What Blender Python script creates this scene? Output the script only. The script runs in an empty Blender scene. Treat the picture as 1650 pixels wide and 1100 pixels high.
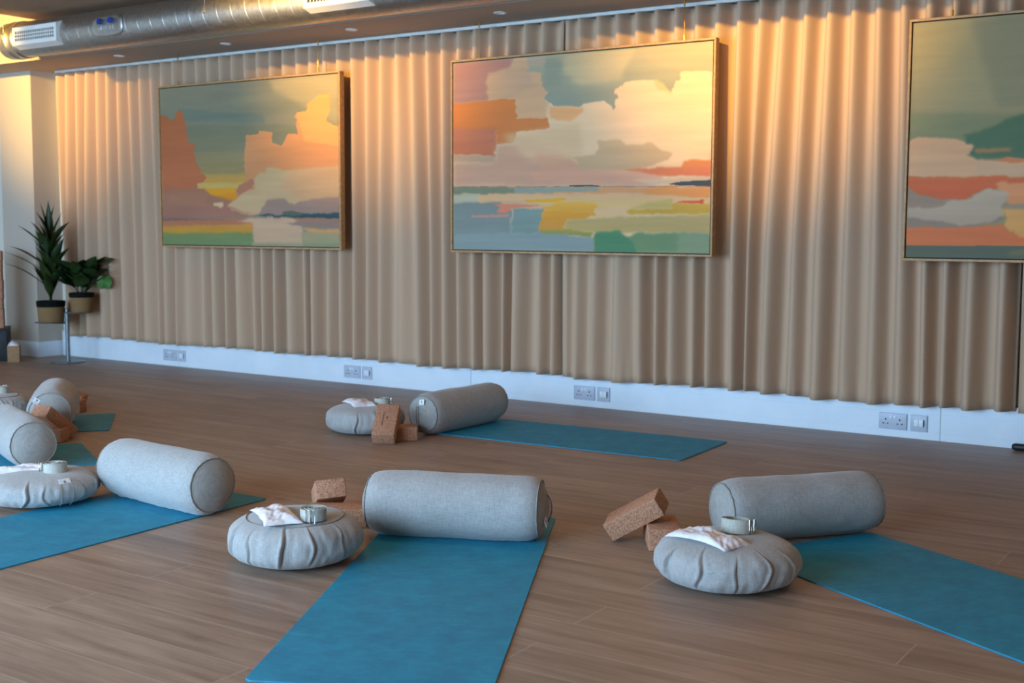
import bpy, bmesh, math, random
import numpy as np
from mathutils import Matrix, Vector, noise as mnoise

scene = bpy.context.scene
col = scene.collection
R = math.radians
PI = math.pi

# ------------------------------------------------------------------ camera
cam_data = bpy.data.cameras.new('camera')
cam = bpy.data.objects.new('camera', cam_data)
col.objects.link(cam)
_r = Vector((0.8307260973, 0.5566657083, 0.0041761656))
_u = Vector((-0.0555348943, 0.0754069692, 0.9956051751))
_f = Vector((-0.5539043480, 0.8273071244, -0.0935569085))
M = Matrix((_r, _u, -_f)).transposed().to_4x4()
M.translation = Vector((0, 0, 1.093))
cam.matrix_world = M
cam_data.sensor_width = 36.0
cam_data.lens = 1972.2 * 36.0 / 1650.0
cam_data.clip_start = 0.05
cam_data.dof.use_dof = True
cam_data.dof.focus_distance = 4.3
cam_data.dof.aperture_fstop = 4.5
scene.camera = cam

# ------------------------------------------------------------------ world, lights, exposure
world = bpy.data.worlds.new('daylight')
scene.world = world
world.use_nodes = True
bg = world.node_tree.nodes['Background']
bg.inputs[0].default_value = (0.425, 0.69, 1.0, 1)
bg.inputs[1].default_value = 18.5
scene.cycles.use_denoising = True
scene.cycles.max_bounces = 8
scene.cycles.diffuse_bounces = 5
scene.cycles.sample_clamp_indirect = 6.0
scene.view_settings.view_transform = 'Standard'
scene.view_settings.look = 'None'
scene.view_settings.gamma = 1.0
scene.view_settings.use_curve_mapping = False
scene.view_settings.exposure = 0.0

# room extents (metres): curtain wall at y = 6.445, windows behind the camera at y = -2.2
XL, XR, YB, YF, ZC = -9.95, 3.2, 6.445, -1.35, 2.60
WIN = [(-8.2, -6.1), (-5.9, -3.8), (-3.6, -1.5)]
WZ0, WZ1 = 0.25, 2.35
for (a, b) in WIN:                       # sky portals in the window openings
    ld = bpy.data.lights.new('window_portal', 'AREA')
    ld.shape = 'RECTANGLE'; ld.size = b - a; ld.size_y = WZ1 - WZ0
    ld.cycles.is_portal = True
    lo = bpy.data.objects.new('window_portal', ld)
    lo.location = ((a + b) / 2, YF - 0.02, (WZ0 + WZ1) / 2)
    lo.rotation_euler = (R(90), 0, 0)    # -Z of the light towards +y
    lo.rotation_euler = (R(90), 0, R(0))
    col.objects.link(lo)
SPOT_C = (1.0, 0.60, 0.09)
SPOTS = [(-8.55, 4.2, 2.50, -8.55, 470), (-5.45, 4.2, 2.50, -5.35, 380), (-2.80, 4.2, 2.50, -2.65, 420), (0.1, 4.2, 2.50, 0.0, 360)]
for (x, y, z, tx, w) in SPOTS:
    ld = bpy.data.lights.new('track_spotlight', 'SPOT')
    ld.energy = w; ld.color = SPOT_C; ld.spot_size = R(66); ld.spot_blend = 1.0; ld.shadow_soft_size = 0.025
    lo = bpy.data.objects.new('track_spotlight', ld)
    lo.location = (x, y, z)
    lo.rotation_euler = (Vector((tx, 6.3, 2.36)) - Vector((x, y, z))).to_track_quat('-Z', 'Y').to_euler()
    col.objects.link(lo)

for (x, y) in [(-7.5, 1.2), (-4.5, 1.2), (-1.5, 1.2), (-6.0, 3.0), (-3.0, 3.0), (0.0, 3.0)]:   # added warm fill over the studio floor, from unseen overhead spots
    ld = bpy.data.lights.new('warm_fill_spot', 'SPOT')
    ld.energy = 14 if y < 2 else 30; ld.color = (1.0, 0.60, 0.28); ld.spot_size = R(120); ld.spot_blend = 1.0; ld.shadow_soft_size = 0.10
    lo = bpy.data.objects.new('warm_fill_spot', ld); lo.location = (x, y, 2.56); col.objects.link(lo)

# ------------------------------------------------------------------ helpers
def srgb(r, g, b):
    f = lambda c: (c / 255 / 12.92) if c / 255 <= 0.04045 else ((c / 255 + 0.055) / 1.055) ** 2.4
    return (f(r), f(g), f(b), 1.0)

def mat(name, base=(0.5, 0.5, 0.5, 1), rough=0.6, metal=0.0, spec=0.5, sheen=0.0):
    m = bpy.data.materials.new(name); m.use_nodes = True
    p = m.node_tree.nodes['Principled BSDF']
    p.inputs['Base Color'].default_value = base
    p.inputs['Roughness'].default_value = rough
    p.inputs['Metallic'].default_value = metal
    p.inputs['Specular IOR Level'].default_value = spec
    p.inputs['Sheen Weight'].default_value = sheen
    return m, m.node_tree.nodes, m.node_tree.links, p

def nd(N, t, **kw):
    n = N.new(t)
    for k, v in kw.items(): setattr(n, k, v)
    return n

def ramp(N, L, src, stops):
    r = N.new('ShaderNodeValToRGB')
    e = r.color_ramp.elements
    while len(e) < len(stops): e.new(0.5)
    for el, (p, c) in zip(e, stops): el.position = p; el.color = c
    L.new(src, r.inputs[0]); return r.outputs[0]

def noise_tex(N, L, vec, scale, detail=4, rough=0.55, mapscale=None):
    if mapscale:
        mp = N.new('ShaderNodeMapping'); mp.inputs['Scale'].default_value = mapscale
        L.new(vec, mp.inputs[0]); vec = mp.outputs[0]
    n = N.new('ShaderNodeTexNoise'); n.inputs['Scale'].default_value = scale
    n.inputs['Detail'].default_value = detail; n.inputs['Roughness'].default_value = rough
    L.new(vec, n.inputs['Vector']); return n.outputs[0]

def bump(N, L, p, h, strength, dist):
    b = N.new('ShaderNodeBump'); b.inputs['Strength'].default_value = strength
    b.inputs['Distance'].default_value = dist
    L.new(h, b.inputs['Height']); L.new(b.outputs[0], p.inputs['Normal']); return b

def mixc(N, L, fac, a, b, mode='MIX'):
    m = N.new('ShaderNodeMix'); m.data_type = 'RGBA'; m.blend_type = mode
    for sock, v in ((m.inputs[0], fac), (m.inputs[6], a), (m.inputs[7], b)):
        if hasattr(v, 'links'): L.new(v, sock)
        elif isinstance(v, (int, float)): sock.default_value = v
        else: sock.default_value = v
    return m.outputs[2]

def link_mesh(name, verts, faces, m, parent=None, smooth=False, mats=None, fm=None):
    me = bpy.data.meshes.new(name)
    me.from_pydata([tuple(v) for v in verts], [], faces)
    if mats:
        for x in mats: me.materials.append(x)
        if fm is not None: me.polygons.foreach_set('material_index', fm)
    else: me.materials.append(m)
    if smooth: me.polygons.foreach_set('use_smooth', [True] * len(me.polygons))
    me.update()
    o = bpy.data.objects.new(name, me); col.objects.link(o)
    if parent: o.parent = parent
    return o

class MB:
    """collects shapes, builds them as one mesh object"""
    def __init__(s): s.v = []; s.f = []
    def add(s, vs, fs, T=None):
        o = len(s.v)
        s.v += [tuple(T @ Vector(v)) if T is not None else tuple(v) for v in vs]
        s.f += [tuple(i + o for i in f) for f in fs]
        return s
    def box(s, x0, x1, y0, y1, z0, z1, b=0.0, T=None):
        bm = bmesh.new(); bmesh.ops.create_cube(bm, size=1)
        for v in bm.verts:
            v.co = Vector(((x0 + x1) / 2 + v.co.x * (x1 - x0), (y0 + y1) / 2 + v.co.y * (y1 - y0), (z0 + z1) / 2 + v.co.z * (z1 - z0)))
        if b > 0: bmesh.ops.bevel(bm, geom=bm.edges[:], offset=b, segments=3, affect='EDGES', profile=0.5)
        bm.verts.index_update()
        s.add([v.co.copy() for v in bm.verts], [[v.index for v in f.verts] for f in bm.faces], T); bm.free(); return s
    def tube(s, pts, r, n=12, cap=True, closed=False, T=None):
        pts = [Vector(p) for p in pts]; N_ = len(pts); vs = []; fs = []
        rr = r if isinstance(r, (list, tuple)) else [r] * N_
        prev = None
        for i, p in enumerate(pts):
            if closed: d = pts[(i + 1) % N_] - pts[i - 1]
            else: d = pts[min(i + 1, N_ - 1)] - pts[max(i - 1, 0)]
            d.normalize()
            if prev is None:
                a = Vector((0, 0, 1)) if abs(d.z) < 0.9 else Vector((1, 0, 0))
                prev = d.cross(a).normalized()
            prev = (prev - d * prev.dot(d)).normalized(); q = d.cross(prev)
            for k in range(n):
                t = 2 * PI * k / n; vs.append(p + (prev * math.cos(t) + q * math.sin(t)) * rr[i])
        for i in range(N_ if closed else N_ - 1):
            for k in range(n):
                a, b = i * n + k, i * n + (k + 1) % n; j = (i + 1) % N_
                fs.append((a, b, j * n + (k + 1) % n, j * n + k))
        if cap and not closed:
            fs.append(tuple(range(n - 1, -1, -1))); fs.append(tuple((N_ - 1) * n + k for k in range(n)))
        return s.add(vs, fs, T)
    def lathe(s, prof, n=48, T=None, cap=True):
        vs = []; fs = []
        for (r, z) in prof:
            for k in range(n):
                t = 2 * PI * k / n; vs.append((r * math.cos(t), r * math.sin(t), z))
        for i in range(len(prof) - 1):
            for k in range(n):
                fs.append((i * n + k, i * n + (k + 1) % n, (i + 1) * n + (k + 1) % n, (i + 1) * n + k))
        if cap:
            fs.append(tuple(range(n - 1, -1, -1))); fs.append(tuple((len(prof) - 1) * n + k for k in range(n)))
        return s.add(vs, fs, T)
    def build(s, name, m, parent=None, smooth=False):
        o = link_mesh(name, s.v, s.f, m, parent, smooth)
        if smooth == 'auto':
            sm = o.data
            bm = bmesh.new(); bm.from_mesh(sm)
            for e in bm.edges:
                if len(e.link_faces) == 2 and e.calc_face_angle(0) > R(40): e.smooth = False
            bm.to_mesh(sm); bm.free()
        return o

def empty(name, loc=(0, 0, 0), rz=0.0, rot=None):
    o = bpy.data.objects.new(name, None); o.empty_display_size = 0.05; col.objects.link(o)
    o.location = loc; o.rotation_euler = rot if rot else (0, 0, rz); return o

def tag(o, label=None, cat=None, group=None, kind=None):
    if label: o['label'] = label
    if cat: o['category'] = cat
    if group: o['group'] = group
    if kind: o['kind'] = kind
    return o

def struct(o): o['kind'] = 'structure'; return o

def copy_tree(o, parent=None):
    c = o.copy(); col.objects.link(c)
    if parent: c.parent = parent
    for ch in [k for k in o.children]: copy_tree(ch, c)
    return c

# ------------------------------------------------------------------ materials
def m_floor():
    m, N, L, p = mat('oak_planks', rough=0.42, spec=0.45)
    tc = nd(N, 'ShaderNodeTexCoord')
    mp = nd(N, 'ShaderNodeMapping'); mp.inputs['Location'].default_value = (0.37, -0.0387, 0)
    L.new(tc.outputs['Object'], mp.inputs[0])
    br = nd(N, 'ShaderNodeTexBrick'); br.offset = 0.37; br.offset_frequency = 2
    br.inputs['Scale'].default_value = 1.0; br.inputs['Brick Width'].default_value = 1.32; br.inputs['Row Height'].default_value = 0.1865
    br.inputs['Mortar Size'].default_value = 0.0016; br.inputs['Mortar Smooth'].default_value = 0.3
    br.inputs['Color1'].default_value = (0, 0, 0, 1); br.inputs['Color2'].default_value = (1, 1, 1, 1); br.inputs['Mortar'].default_value = (0.5, 0.5, 0.5, 1)
    L.new(mp.outputs[0], br.inputs[0])
    # per-plank shift of the grain
    add = nd(N, 'ShaderNodeVectorMath', operation='MULTIPLY_ADD')
    L.new(br.outputs[0], add.inputs[0]); add.inputs[1].default_value = (7, 3, 5); L.new(mp.outputs[0], add.inputs[2])
    g1 = noise_tex(N, L, add.outputs[0], 3.0, 8, 0.62, (0.55, 7, 1))
    g2 = noise_tex(N, L, add.outputs[0], 14, 5, 0.6, (0.35, 9, 1))
    g3 = noise_tex(N, L, add.outputs[0], 2.2, 3, 0.5, (1.1, 3.2, 1))
    c1 = ramp(N, L, g1, [(0.3, srgb(134, 109, 92)), (0.52, srgb(160, 134, 116)), (0.75, srgb(176, 153, 134))])
    c2 = ramp(N, L, g2, [(0.35, (0.72, 0.70, 0.68, 1)), (0.6, (1, 1, 1, 1))])
    c = mixc(N, L, 0.55, c1, c2, 'MULTIPLY')
    c3 = ramp(N, L, g3, [(0.3, (0.80, 0.78, 0.76, 1)), (0.65, (1.05, 1.03, 1.0, 1))])
    c = mixc(N, L, 0.7, c, c3, 'MULTIPLY')
    pl = ramp(N, L, br.outputs[0], [(0.0, (0.9, 0.89, 0.88, 1)), (1.0, (1.06, 1.05, 1.04, 1))])
    c = mixc(N, L, 0.8, c, pl, 'MULTIPLY')
    # small knots
    vo = nd(N, 'ShaderNodeTexVoronoi'); vo.inputs['Scale'].default_value = 1.6
    mk = nd(N, 'ShaderNodeMapping'); mk.inputs['Scale'].default_value = (0.9, 2.6, 1); L.new(add.outputs[0], mk.inputs[0]); L.new(mk.outputs[0], vo.inputs['Vector'])
    kn = ramp(N, L, vo.outputs['Distance'], [(0.0, (0.5, 0.42, 0.36, 1)), (0.035, (0.8, 0.77, 0.74, 1)), (0.09, (1, 1, 1, 1))])
    c = mixc(N, L, 0.8, c, kn, 'MULTIPLY')
    c = mixc(N, L, br.outputs['Fac'], c, srgb(176, 158, 138))
    L.new(c, p.inputs['Base Color'])
    inv = nd(N, 'ShaderNodeMath', operation='MULTIPLY_ADD'); L.new(g2, inv.inputs[0]); inv.inputs[1].default_value = 0.25; L.new(br.outputs['Fac'], inv.inputs[2])
    bump(N, L, p, inv.outputs[0], 0.25, 0.001)
    rr = nd(N, 'ShaderNodeMapRange'); L.new(g1, rr.inputs[0]); rr.inputs[3].default_value = 0.36; rr.inputs[4].default_value = 0.5; L.new(rr.outputs[0], p.inputs['Roughness'])
    return m

def m_fabric(name, c_lo, c_hi, scale=1.0, bs=0.35, sheen=0.25):
    m, N, L, p = mat(name, rough=0.92, spec=0.2, sheen=sheen)
    p.inputs['Sheen Roughness'].default_value = 0.5
    tc = nd(N, 'ShaderNodeTexCoord'); v = tc.outputs['Object']
    a = noise_tex(N, L, v, 420 * scale, 1, 0.5, (0.10, 1, 1))
    b = noise_tex(N, L, v, 420 * scale, 1, 0.5, (1, 0.10, 0.10))
    mx = nd(N, 'ShaderNodeMath', operation='ADD'); L.new(a, mx.inputs[0]); L.new(b, mx.inputs[1])
    hf = nd(N, 'ShaderNodeMath', operation='MULTIPLY'); L.new(mx.outputs[0], hf.inputs[0]); hf.inputs[1].default_value = 0.5
    c = ramp(N, L, hf.outputs[0], [(0.34, c_lo), (0.66, c_hi)])
    big = noise_tex(N, L, v, 7, 3)
    c2 = ramp(N, L, big, [(0.3, (0.92, 0.92, 0.92, 1)), (0.7, (1, 1, 1, 1))])
    c = mixc(N, L, 1.0, c, c2, 'MULTIPLY')
    L.new(c, p.inputs['Base Color']); bump(N, L, p, hf.outputs[0], bs, 0.0015)
    return m

def m_curtain():
    m, N, L, p = mat('beige_curtain', rough=0.95, spec=0.1, sheen=0.15)
    tc = nd(N, 'ShaderNodeTexCoord')
    a = noise_tex(N, L, tc.outputs['Object'], 500, 2, 0.6, (1, 1, 0.5))
    c = ramp(N, L, a, [(0.3, srgb(190, 157, 129)), (0.7, srgb(198, 165, 136))])
    L.new(c, p.inputs['Base Color']); bump(N, L, p, a, 0.08, 0.001)
    return m

def m_cork():
    m, N, L, p = mat('cork', rough=0.85, spec=0.25)
    tc = nd(N, 'ShaderNodeTexCoord'); v = tc.outputs['Object']
    vo = nd(N, 'ShaderNodeTexVoronoi'); vo.inputs['Scale'].default_value = 330; L.new(v, vo.inputs['Vector'])
    hs = nd(N, 'ShaderNodeSeparateColor'); L.new(vo.outputs['Color'], hs.inputs[0])
    c = ramp(N, L, hs.outputs[0], [(0.0, srgb(136, 90, 66)), (0.25, srgb(170, 120, 92)), (0.7, srgb(184, 134, 104)), (1.0, srgb(202, 152, 122))])
    n = noise_tex(N, L, v, 60, 4, 0.6)
    c2 = ramp(N, L, n, [(0.30, (0.78, 0.75, 0.72, 1)), (0.48, (1, 1, 1, 1))])
    c = mixc(N, L, 0.7, c, c2, 'MULTIPLY')
    L.new(c, p.inputs['Base Color']); bump(N, L, p, hs.outputs[0], 0.25, 0.0015)
    return m

def m_mat():
    m, N, L, p = mat('teal_rubber', rough=0.62, spec=0.5)
    tc = nd(N, 'ShaderNodeTexCoord'); v = tc.outputs['Object']
    a = noise_tex(N, L, v, 9, 6, 0.7)
    b = noise_tex(N, L, v, 55, 4, 0.7, (1, 0.35, 1))
    c = ramp(N, L, a, [(0.3, srgb(14, 118, 150)), (0.7, srgb(26, 144, 176))])
    c2 = ramp(N, L, b, [(0.35, (0.88, 0.9, 0.9, 1)), (0.68, (1.14, 1.1, 1.08, 1))])
    c = mixc(N, L, 0.8, c, c2, 'MULTIPLY')
    L.new(c, p.inputs['Base Color'])
    f = noise_tex(N, L, v, 420, 2, 0.6); bump(N, L, p, f, 0.15, 0.0008)
    return m

def m_galv():
    m, N, L, p = mat('galvanised_steel', srgb(190, 188, 182), rough=0.38, metal=1.0)
    tc = nd(N, 'ShaderNodeTexCoord'); v = tc.outputs['Object']
    vo = nd(N, 'ShaderNodeTexVoronoi'); vo.inputs['Scale'].default_value = 40; L.new(v, vo.inputs['Vector'])
    c = ramp(N, L, vo.outputs['Distance'], [(0, srgb(184, 180, 174)), (1, srgb(206, 202, 196))]); L.new(c, p.inputs['Base Color'])
    n = noise_tex(N, L, v, 18, 4, 0.6)
    rr = nd(N, 'ShaderNodeMapRange'); L.new(n, rr.inputs[0]); rr.inputs[3].default_value = 0.3; rr.inputs[4].default_value = 0.5; L.new(rr.outputs[0], p.inputs['Roughness'])
    return m

def m_wall(name, c):
    m, N, L, p = mat(name, rough=0.85, spec=0.2)
    tc = nd(N, 'ShaderNodeTexCoord')
    n = noise_tex(N, L, tc.outputs['Object'], 1.5, 3)
    a = tuple(x * 0.96 for x in c[:3]) + (1,)
    L.new(ramp(N, L, n, [(0.3, a), (0.7, c)]), p.inputs['Base Color'])
    f = noise_tex(N, L, tc.outputs['Object'], 200, 2); bump(N, L, p, f, 0.06, 0.001)
    return m

def m_basket():
    m, N, L, p = mat('woven_seagrass', rough=0.85, spec=0.2)
    tc = nd(N, 'ShaderNodeTexCoord'); v = tc.outputs['Object']
    w = nd(N, 'ShaderNodeTexWave', wave_type='BANDS', bands_direction='Z'); w.inputs['Scale'].default_value = 38; w.inputs['Distortion'].default_value = 2.0
    L.new(v, w.inputs['Vector'])
    c = ramp(N, L, w.outputs[0], [(0.1, srgb(104, 78, 48)), (0.7, srgb(160, 126, 84))]); L.new(c, p.inputs['Base Color'])
    bump(N, L, p, w.outputs[0], 0.5, 0.004)
    return m

def m_leaf(name, c0, c1):
    m, N, L, p = mat(name, rough=0.5, spec=0.35)
    tc = nd(N, 'ShaderNodeTexCoord')
    n = noise_tex(N, L, tc.outputs['Object'], 14, 4)
    L.new(ramp(N, L, n, [(0.3, c0), (0.7, c1)]), p.inputs['Base Color'])
    return m

def m_speck(name, c0, c1, scale, rough=0.6, metal=0.0, spec=0.5, bs=0.0):
    m, N, L, p = mat(name, rough=rough, metal=metal, spec=spec)
    tc = nd(N, 'ShaderNodeTexCoord')
    n = noise_tex(N, L, tc.outputs['Object'], scale, 3)
    L.new(ramp(N, L, n, [(0.35, c0), (0.65, c1)]), p.inputs['Base Color'])
    if bs: bump(N, L, p, n, bs, 0.002)
    return m

FLOOR = m_floor()
LINEN = m_fabric('grey_linen', srgb(154, 151, 147), srgb(178, 175, 171), bs=0.2)
LINEN_CAP = m_fabric('grey_linen_panel', srgb(148, 144, 138), srgb(168, 164, 157), bs=0.2)
PIPING = m_speck('linen_piping', srgb(124, 120, 114), srgb(150, 146, 139), 300, 0.9, 0, 0.2)
CREASE = m_speck('seam_shadow_thread', srgb(60, 56, 52), srgb(78, 73, 68), 200, 0.95, 0, 0.1)
WEB = m_fabric('cotton_webbing', srgb(172, 168, 156), srgb(194, 190, 178), 0.8, 0.3, 0.1)
SATIN = m_speck('white_satin', srgb(226, 220, 224), srgb(240, 236, 238), 30, 0.5, 0, 0.5, 0.05)
TAGW = m_speck('white_label', srgb(220, 220, 218), srgb(232, 232, 230), 60, 0.8)
TAGINK = m_speck('label_ink', srgb(110, 112, 116), srgb(130, 132, 136), 60, 0.8)
CURT = m_curtain(); CORK = m_cork(); MATM = m_mat(); GALV = m_galv()
CORKCUT = m_speck('engraved_cork', srgb(84, 54, 36), srgb(110, 74, 50), 120, 0.9)
WALLW = m_wall('cream_wall_paint', srgb(222, 214, 200))
CEILM = m_wall('ceiling_warm_light_tint', srgb(160, 128, 102))  # presumably white ceiling; its dim warm lighting is put into this brown
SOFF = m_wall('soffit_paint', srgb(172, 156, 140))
TRUNK = m_speck('white_pvc', srgb(222, 228, 234), srgb(230, 235, 240), 4, 0.45)
PLATE = m_speck('socket_plastic', srgb(184, 188, 200), srgb(192, 196, 207), 20, 0.35)
ROCK = m_speck('rocker_plastic', srgb(222, 226, 230), srgb(230, 233, 236), 20, 0.3)
DARK = m_speck('dark_slot', srgb(30, 30, 34), srgb(44, 44, 48), 50, 0.7)
OAKF = m_speck('light_oak_frame', srgb(168, 124, 78), srgb(190, 146, 98), 40, 0.5, 0, 0.4)
BRASS = m_speck('brass', srgb(190, 140, 60), srgb(206, 158, 78), 40, 0.3, 1.0)
STEEL = m_speck('brushed_steel', srgb(150, 152, 154), srgb(176, 178, 180), 60, 0.3, 1.0)
NICKEL = m_speck('polished_nickel', srgb(196, 196, 192), srgb(212, 212, 208), 30, 0.18, 1.0)
STAND = m_speck('grey_metal', srgb(112, 118, 120), srgb(132, 138, 140), 40, 0.35, 0.7)
GRILW = m_speck('grille_white', srgb(226, 216, 206), srgb(234, 226, 216), 6, 0.5)
BLUE = m_speck('blue_plastic', srgb(16, 44, 120), srgb(24, 58, 140), 30, 0.4)
BLACK = m_speck('black_plastic', srgb(20, 21, 24), srgb(30, 31, 34), 12, 0.5)
LINER = m_speck('black_liner', srgb(6, 6, 6), srgb(12, 12, 12), 30, 0.85, 0, 0.2)
SOIL = m_speck('potting_soil', srgb(38, 26, 18), srgb(64, 46, 32), 60, 0.95, 0, 0.1, 0.5)
BASK = m_basket()
LEAF1 = m_leaf('sword_leaf', srgb(22, 38, 16), srgb(50, 66, 24))
LEAF2 = m_leaf('broad_leaf', srgb(22, 40, 18), srgb(42, 62, 24))
LEAF3 = m_leaf('young_leaf', srgb(48, 92, 28), srgb(66, 112, 36))
CARD = m_speck('kraft_card', srgb(150, 112, 76), srgb(166, 126, 88), 30, 0.85)
TRACKM = m_speck('track_white', srgb(206, 206, 200), srgb(216, 216, 210), 10, 0.4)
ORANGE_PLUG = None

# ------------------------------------------------------------------ room shell
struct(MB().box(XL - 0.1, XR + 0.1, YF - 0.1, YB + 0.1, -0.1, 0.0).build('floor', FLOOR))
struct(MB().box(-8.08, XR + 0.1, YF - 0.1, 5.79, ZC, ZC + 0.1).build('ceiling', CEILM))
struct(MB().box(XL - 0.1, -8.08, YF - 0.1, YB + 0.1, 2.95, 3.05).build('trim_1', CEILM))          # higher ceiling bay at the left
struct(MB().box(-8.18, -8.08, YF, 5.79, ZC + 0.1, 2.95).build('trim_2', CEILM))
struct(MB().box(XL - 0.1, XR + 0.1, YB, YB + 0.1, 0, 3.0).build('wall_back', WALLW))
struct(MB().box(XL - 0.1, XL, YF, YB, 0, 3.0).build('wall_left', WALLW))
struct(MB().box(XR, XR + 0.1, YF, YB, 0, ZC).build('wall_right', WALLW))
f = MB()
f.box(XL, XR, YF - 0.1, YF, 0, WZ0); f.box(XL, XR, YF - 0.1, YF, WZ1, 2.95)
xs = [XL] + [v for w in WIN for v in w] + [XR]
for i in range(0, len(xs), 2): f.box(xs[i], xs[i + 1], YF - 0.1, YF, WZ0, WZ1)
struct(f.build('wall_front', WALLW))
# dropped soffit over the curtain, slightly shallower at its left end
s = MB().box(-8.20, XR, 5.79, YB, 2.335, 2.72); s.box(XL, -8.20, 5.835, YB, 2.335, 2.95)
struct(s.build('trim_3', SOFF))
# column at the left end of the curtain
struct(MB().box(-9.30, -8.865, 6.2, YB, 0, 2.335).build('wall_column', m_wall('column_paint', srgb(192, 178, 162))))
sk = MB(); sk.box(-9.30, -8.853, 6.188, 6.2, 0, 0.125, 0.002); sk.box(-8.865, -8.853, 6.2, 6.44, 0, 0.125, 0.002)
struct(sk.build('baseboard_left', TRUNK))

# dado trunking along the foot of the curtain wall, in lengths with butt joints
tx = [-8.82, -7.40, -4.611, -1.635, 1.34, XR]
tr = MB()
for a, b in zip(tx, tx[1:]):
    a += 0.0012; b -= 0.0012
    tr.box(a, b, 6.412, YB, 0, 0.205)
    tr.box(a, b, 6.4095, 6.413, 0.0, 0.038, 0.001); tr.box(a, b, 6.408, 6.413, 0.041, 0.136, 0.001); tr.box(a, b, 6.4095, 6.413, 0.139, 0.203, 0.001)
tr.box(-8.828, -8.82, 6.404, YB, 0, 0.208, 0.001)
struct(tr.build('baseboard_back', TRUNK))

# ------------------------------------------------------------------ sockets and switches
def socket(x, label):
    r = empty('double_socket', (x, 6.408, 0.041))
    tag(r, label, 'socket', 'double sockets in the white trunking')
    MB().box(0, 0.146, -0.009, 0, 0, 0.086, 0.003).build('plate', PLATE, r, 'auto')
    for cx in (0.036, 0.110):
        MB().box(cx - 0.0035, cx + 0.0035, -0.0100, -0.0085, 0.047, 0.056).build('pin_slot', DARK, r)
        for d in (-0.011, 0.011): MB().box(cx + d - 0.0045, cx + d + 0.0045, -0.0100, -0.0085, 0.027, 0.032).build('pin_slot', DARK, r)
    for cx in (0.063, 0.083): MB().box(cx - 0.0075, cx + 0.0075, -0.0125, -0.0085, 0.056, 0.072, 0.0015).build('rocker', ROCK, r, 'auto')
    return r
def switch(x, label):
    r = empty('switch_plate', (x, 6.408, 0.041))
    tag(r, label, 'switch', 'switch plates in the white trunking')
    MB().box(0, 0.086, -0.009, 0, 0, 0.086, 0.003).build('plate', PLATE, r, 'auto')
    for cx in (0.031, 0.055): MB().box(cx - 0.0115, cx + 0.0115, -0.014, -0.0085, 0.026, 0.062, 0.002).build('rocker', ROCK, r, 'auto')
    MB().box(0.0685, 0.0715, -0.0135, -0.0085, 0.026, 0.062).build('rocker_edge', DARK, r)
    for cx in (0.008, 0.078): MB().tube([(cx, -0.0085, 0.044), (cx, -0.0105, 0.044)], 0.0028, 10).build('screw', STEEL, r)
    return r
for x, w in ((-7.5695, 'nearest the plant stand'), (-5.6955, 'below the left painting'),
             (-3.8272, 'below the middle painting'), (-1.9496, 'nearest the right painting')):
    socket(x, 'pale grey double socket in the white trunking, ' + w)
    switch(x + 0.1645, 'small square switch plate in the white trunking, ' + w)

# ------------------------------------------------------------------ curtains
def curtain(x0, x1, seed, label, lead=0.0):
    dx = 0.0055; nx = int((x1 - x0) / dx) + 1; nz = 46; z_top, z_bot = 2.312, 0.183
    X = np.linspace(x0, x1, nx)
    rng = np.random.default_rng(seed)
    def sm(freqs, amp):
        return sum(amp / (i + 1) * np.sin(X * f_ + rng.uniform(0, 6.28)) for i, f_ in enumerate(freqs))
    drift = sm((2.1, 5.3, 9.0), 0.50); drift2 = sm((4.6, 12.0, 19.0), 0.45)
    amod = sm((4.0, 11.0, 23.0), 0.38); fine = rng.uniform(0, 6.28)
    sub = sm((1.9, 4.4), 1.2)
    verts = []
    for j in range(nz + 1):
        t = j / nz; z = z_top + (z_bot - z_top) * t
        tt = min(1.0, t * 1.6) ** 0.9
        ph = 2 * PI * (X / 0.126) + 2 * PI * (drift * 0.40 * tt + drift2 * 0.42 * t)
        g = np.sin(ph) + 0.12 * np.sin(2 * ph + 0.6)
        g = 2 * np.clip((g + 1.06) / 2.12, 0, 1) ** 1.35 - 1
        a = 0.052 * (1 + 0.10 * amod) * (1 - tt) + 0.055 * (1 + 0.65 * amod) * tt
        a = np.clip(a, 0.022, 0.072)
        y = 6.336 - a * g
        y += 0.016 * tt * np.sin(ph * 0.5 + sub)                    # neighbouring folds grow unequal
        y += 0.0012 * tt * np.sin(X * 70 + 3 * np.sin(X * 7 + fine) + t * 2)
        if t > 0.92: y += 0.003 * (t - 0.92) / 0.08 * np.sin(X * 110 + 5 * np.sin(X * 13))
        ed = np.minimum(X - x0, x1 - X); y += 0.05 * np.exp(-(ed / 0.018) ** 2)
        y = 6.334 + 0.070 * np.tanh((y - 6.334) / 0.070)
        xx = X + 0.012 * tt * np.sin(ph * 0.5 + sub + 1.0) * (0.5 + 0.5 * np.sin(X * 3.3 + fine))
        zz = z - (0.004 * np.sin(ph * 0.5 + 1.0) + 0.007 * np.sin(X * 4.1 + fine)) * (t > 0.97)
        verts += list(zip(xx, y, zz if hasattr(zz, '__len__') else [z] * nx))
    faces = []
    for j in range(nz):
        for i in range(nx - 1):
            a = j * nx + i; faces.append((a, a + nx, a + nx + 1, a + 1))
    r = empty('curtain', ((x0 + x1) / 2, 6.338, 0.183)); tag(r, label, 'curtain', 'beige wave curtains along the wall')
    verts = [(v[0] - r.location.x, v[1] - r.location.y, v[2] - r.location.z) for v in verts]
    o = link_mesh('fabric', verts, faces, CURT, r, True)
    sd = o.modifiers.new('thickness', 'SOLIDIFY'); sd.thickness = 0.0025; sd.offset = 0
    return r
curtain(-8.70, -6.220, 3, 'leftmost floor-length beige pleated curtain, behind the plants and left painting')
curtain(-6.214, -3.879, 7, 'second beige pleated curtain from the left, spanning between left and middle paintings')
curtain(-3.873, -1.270, 11, 'third beige pleated curtain from the left, spanning between middle and right paintings')
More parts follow.
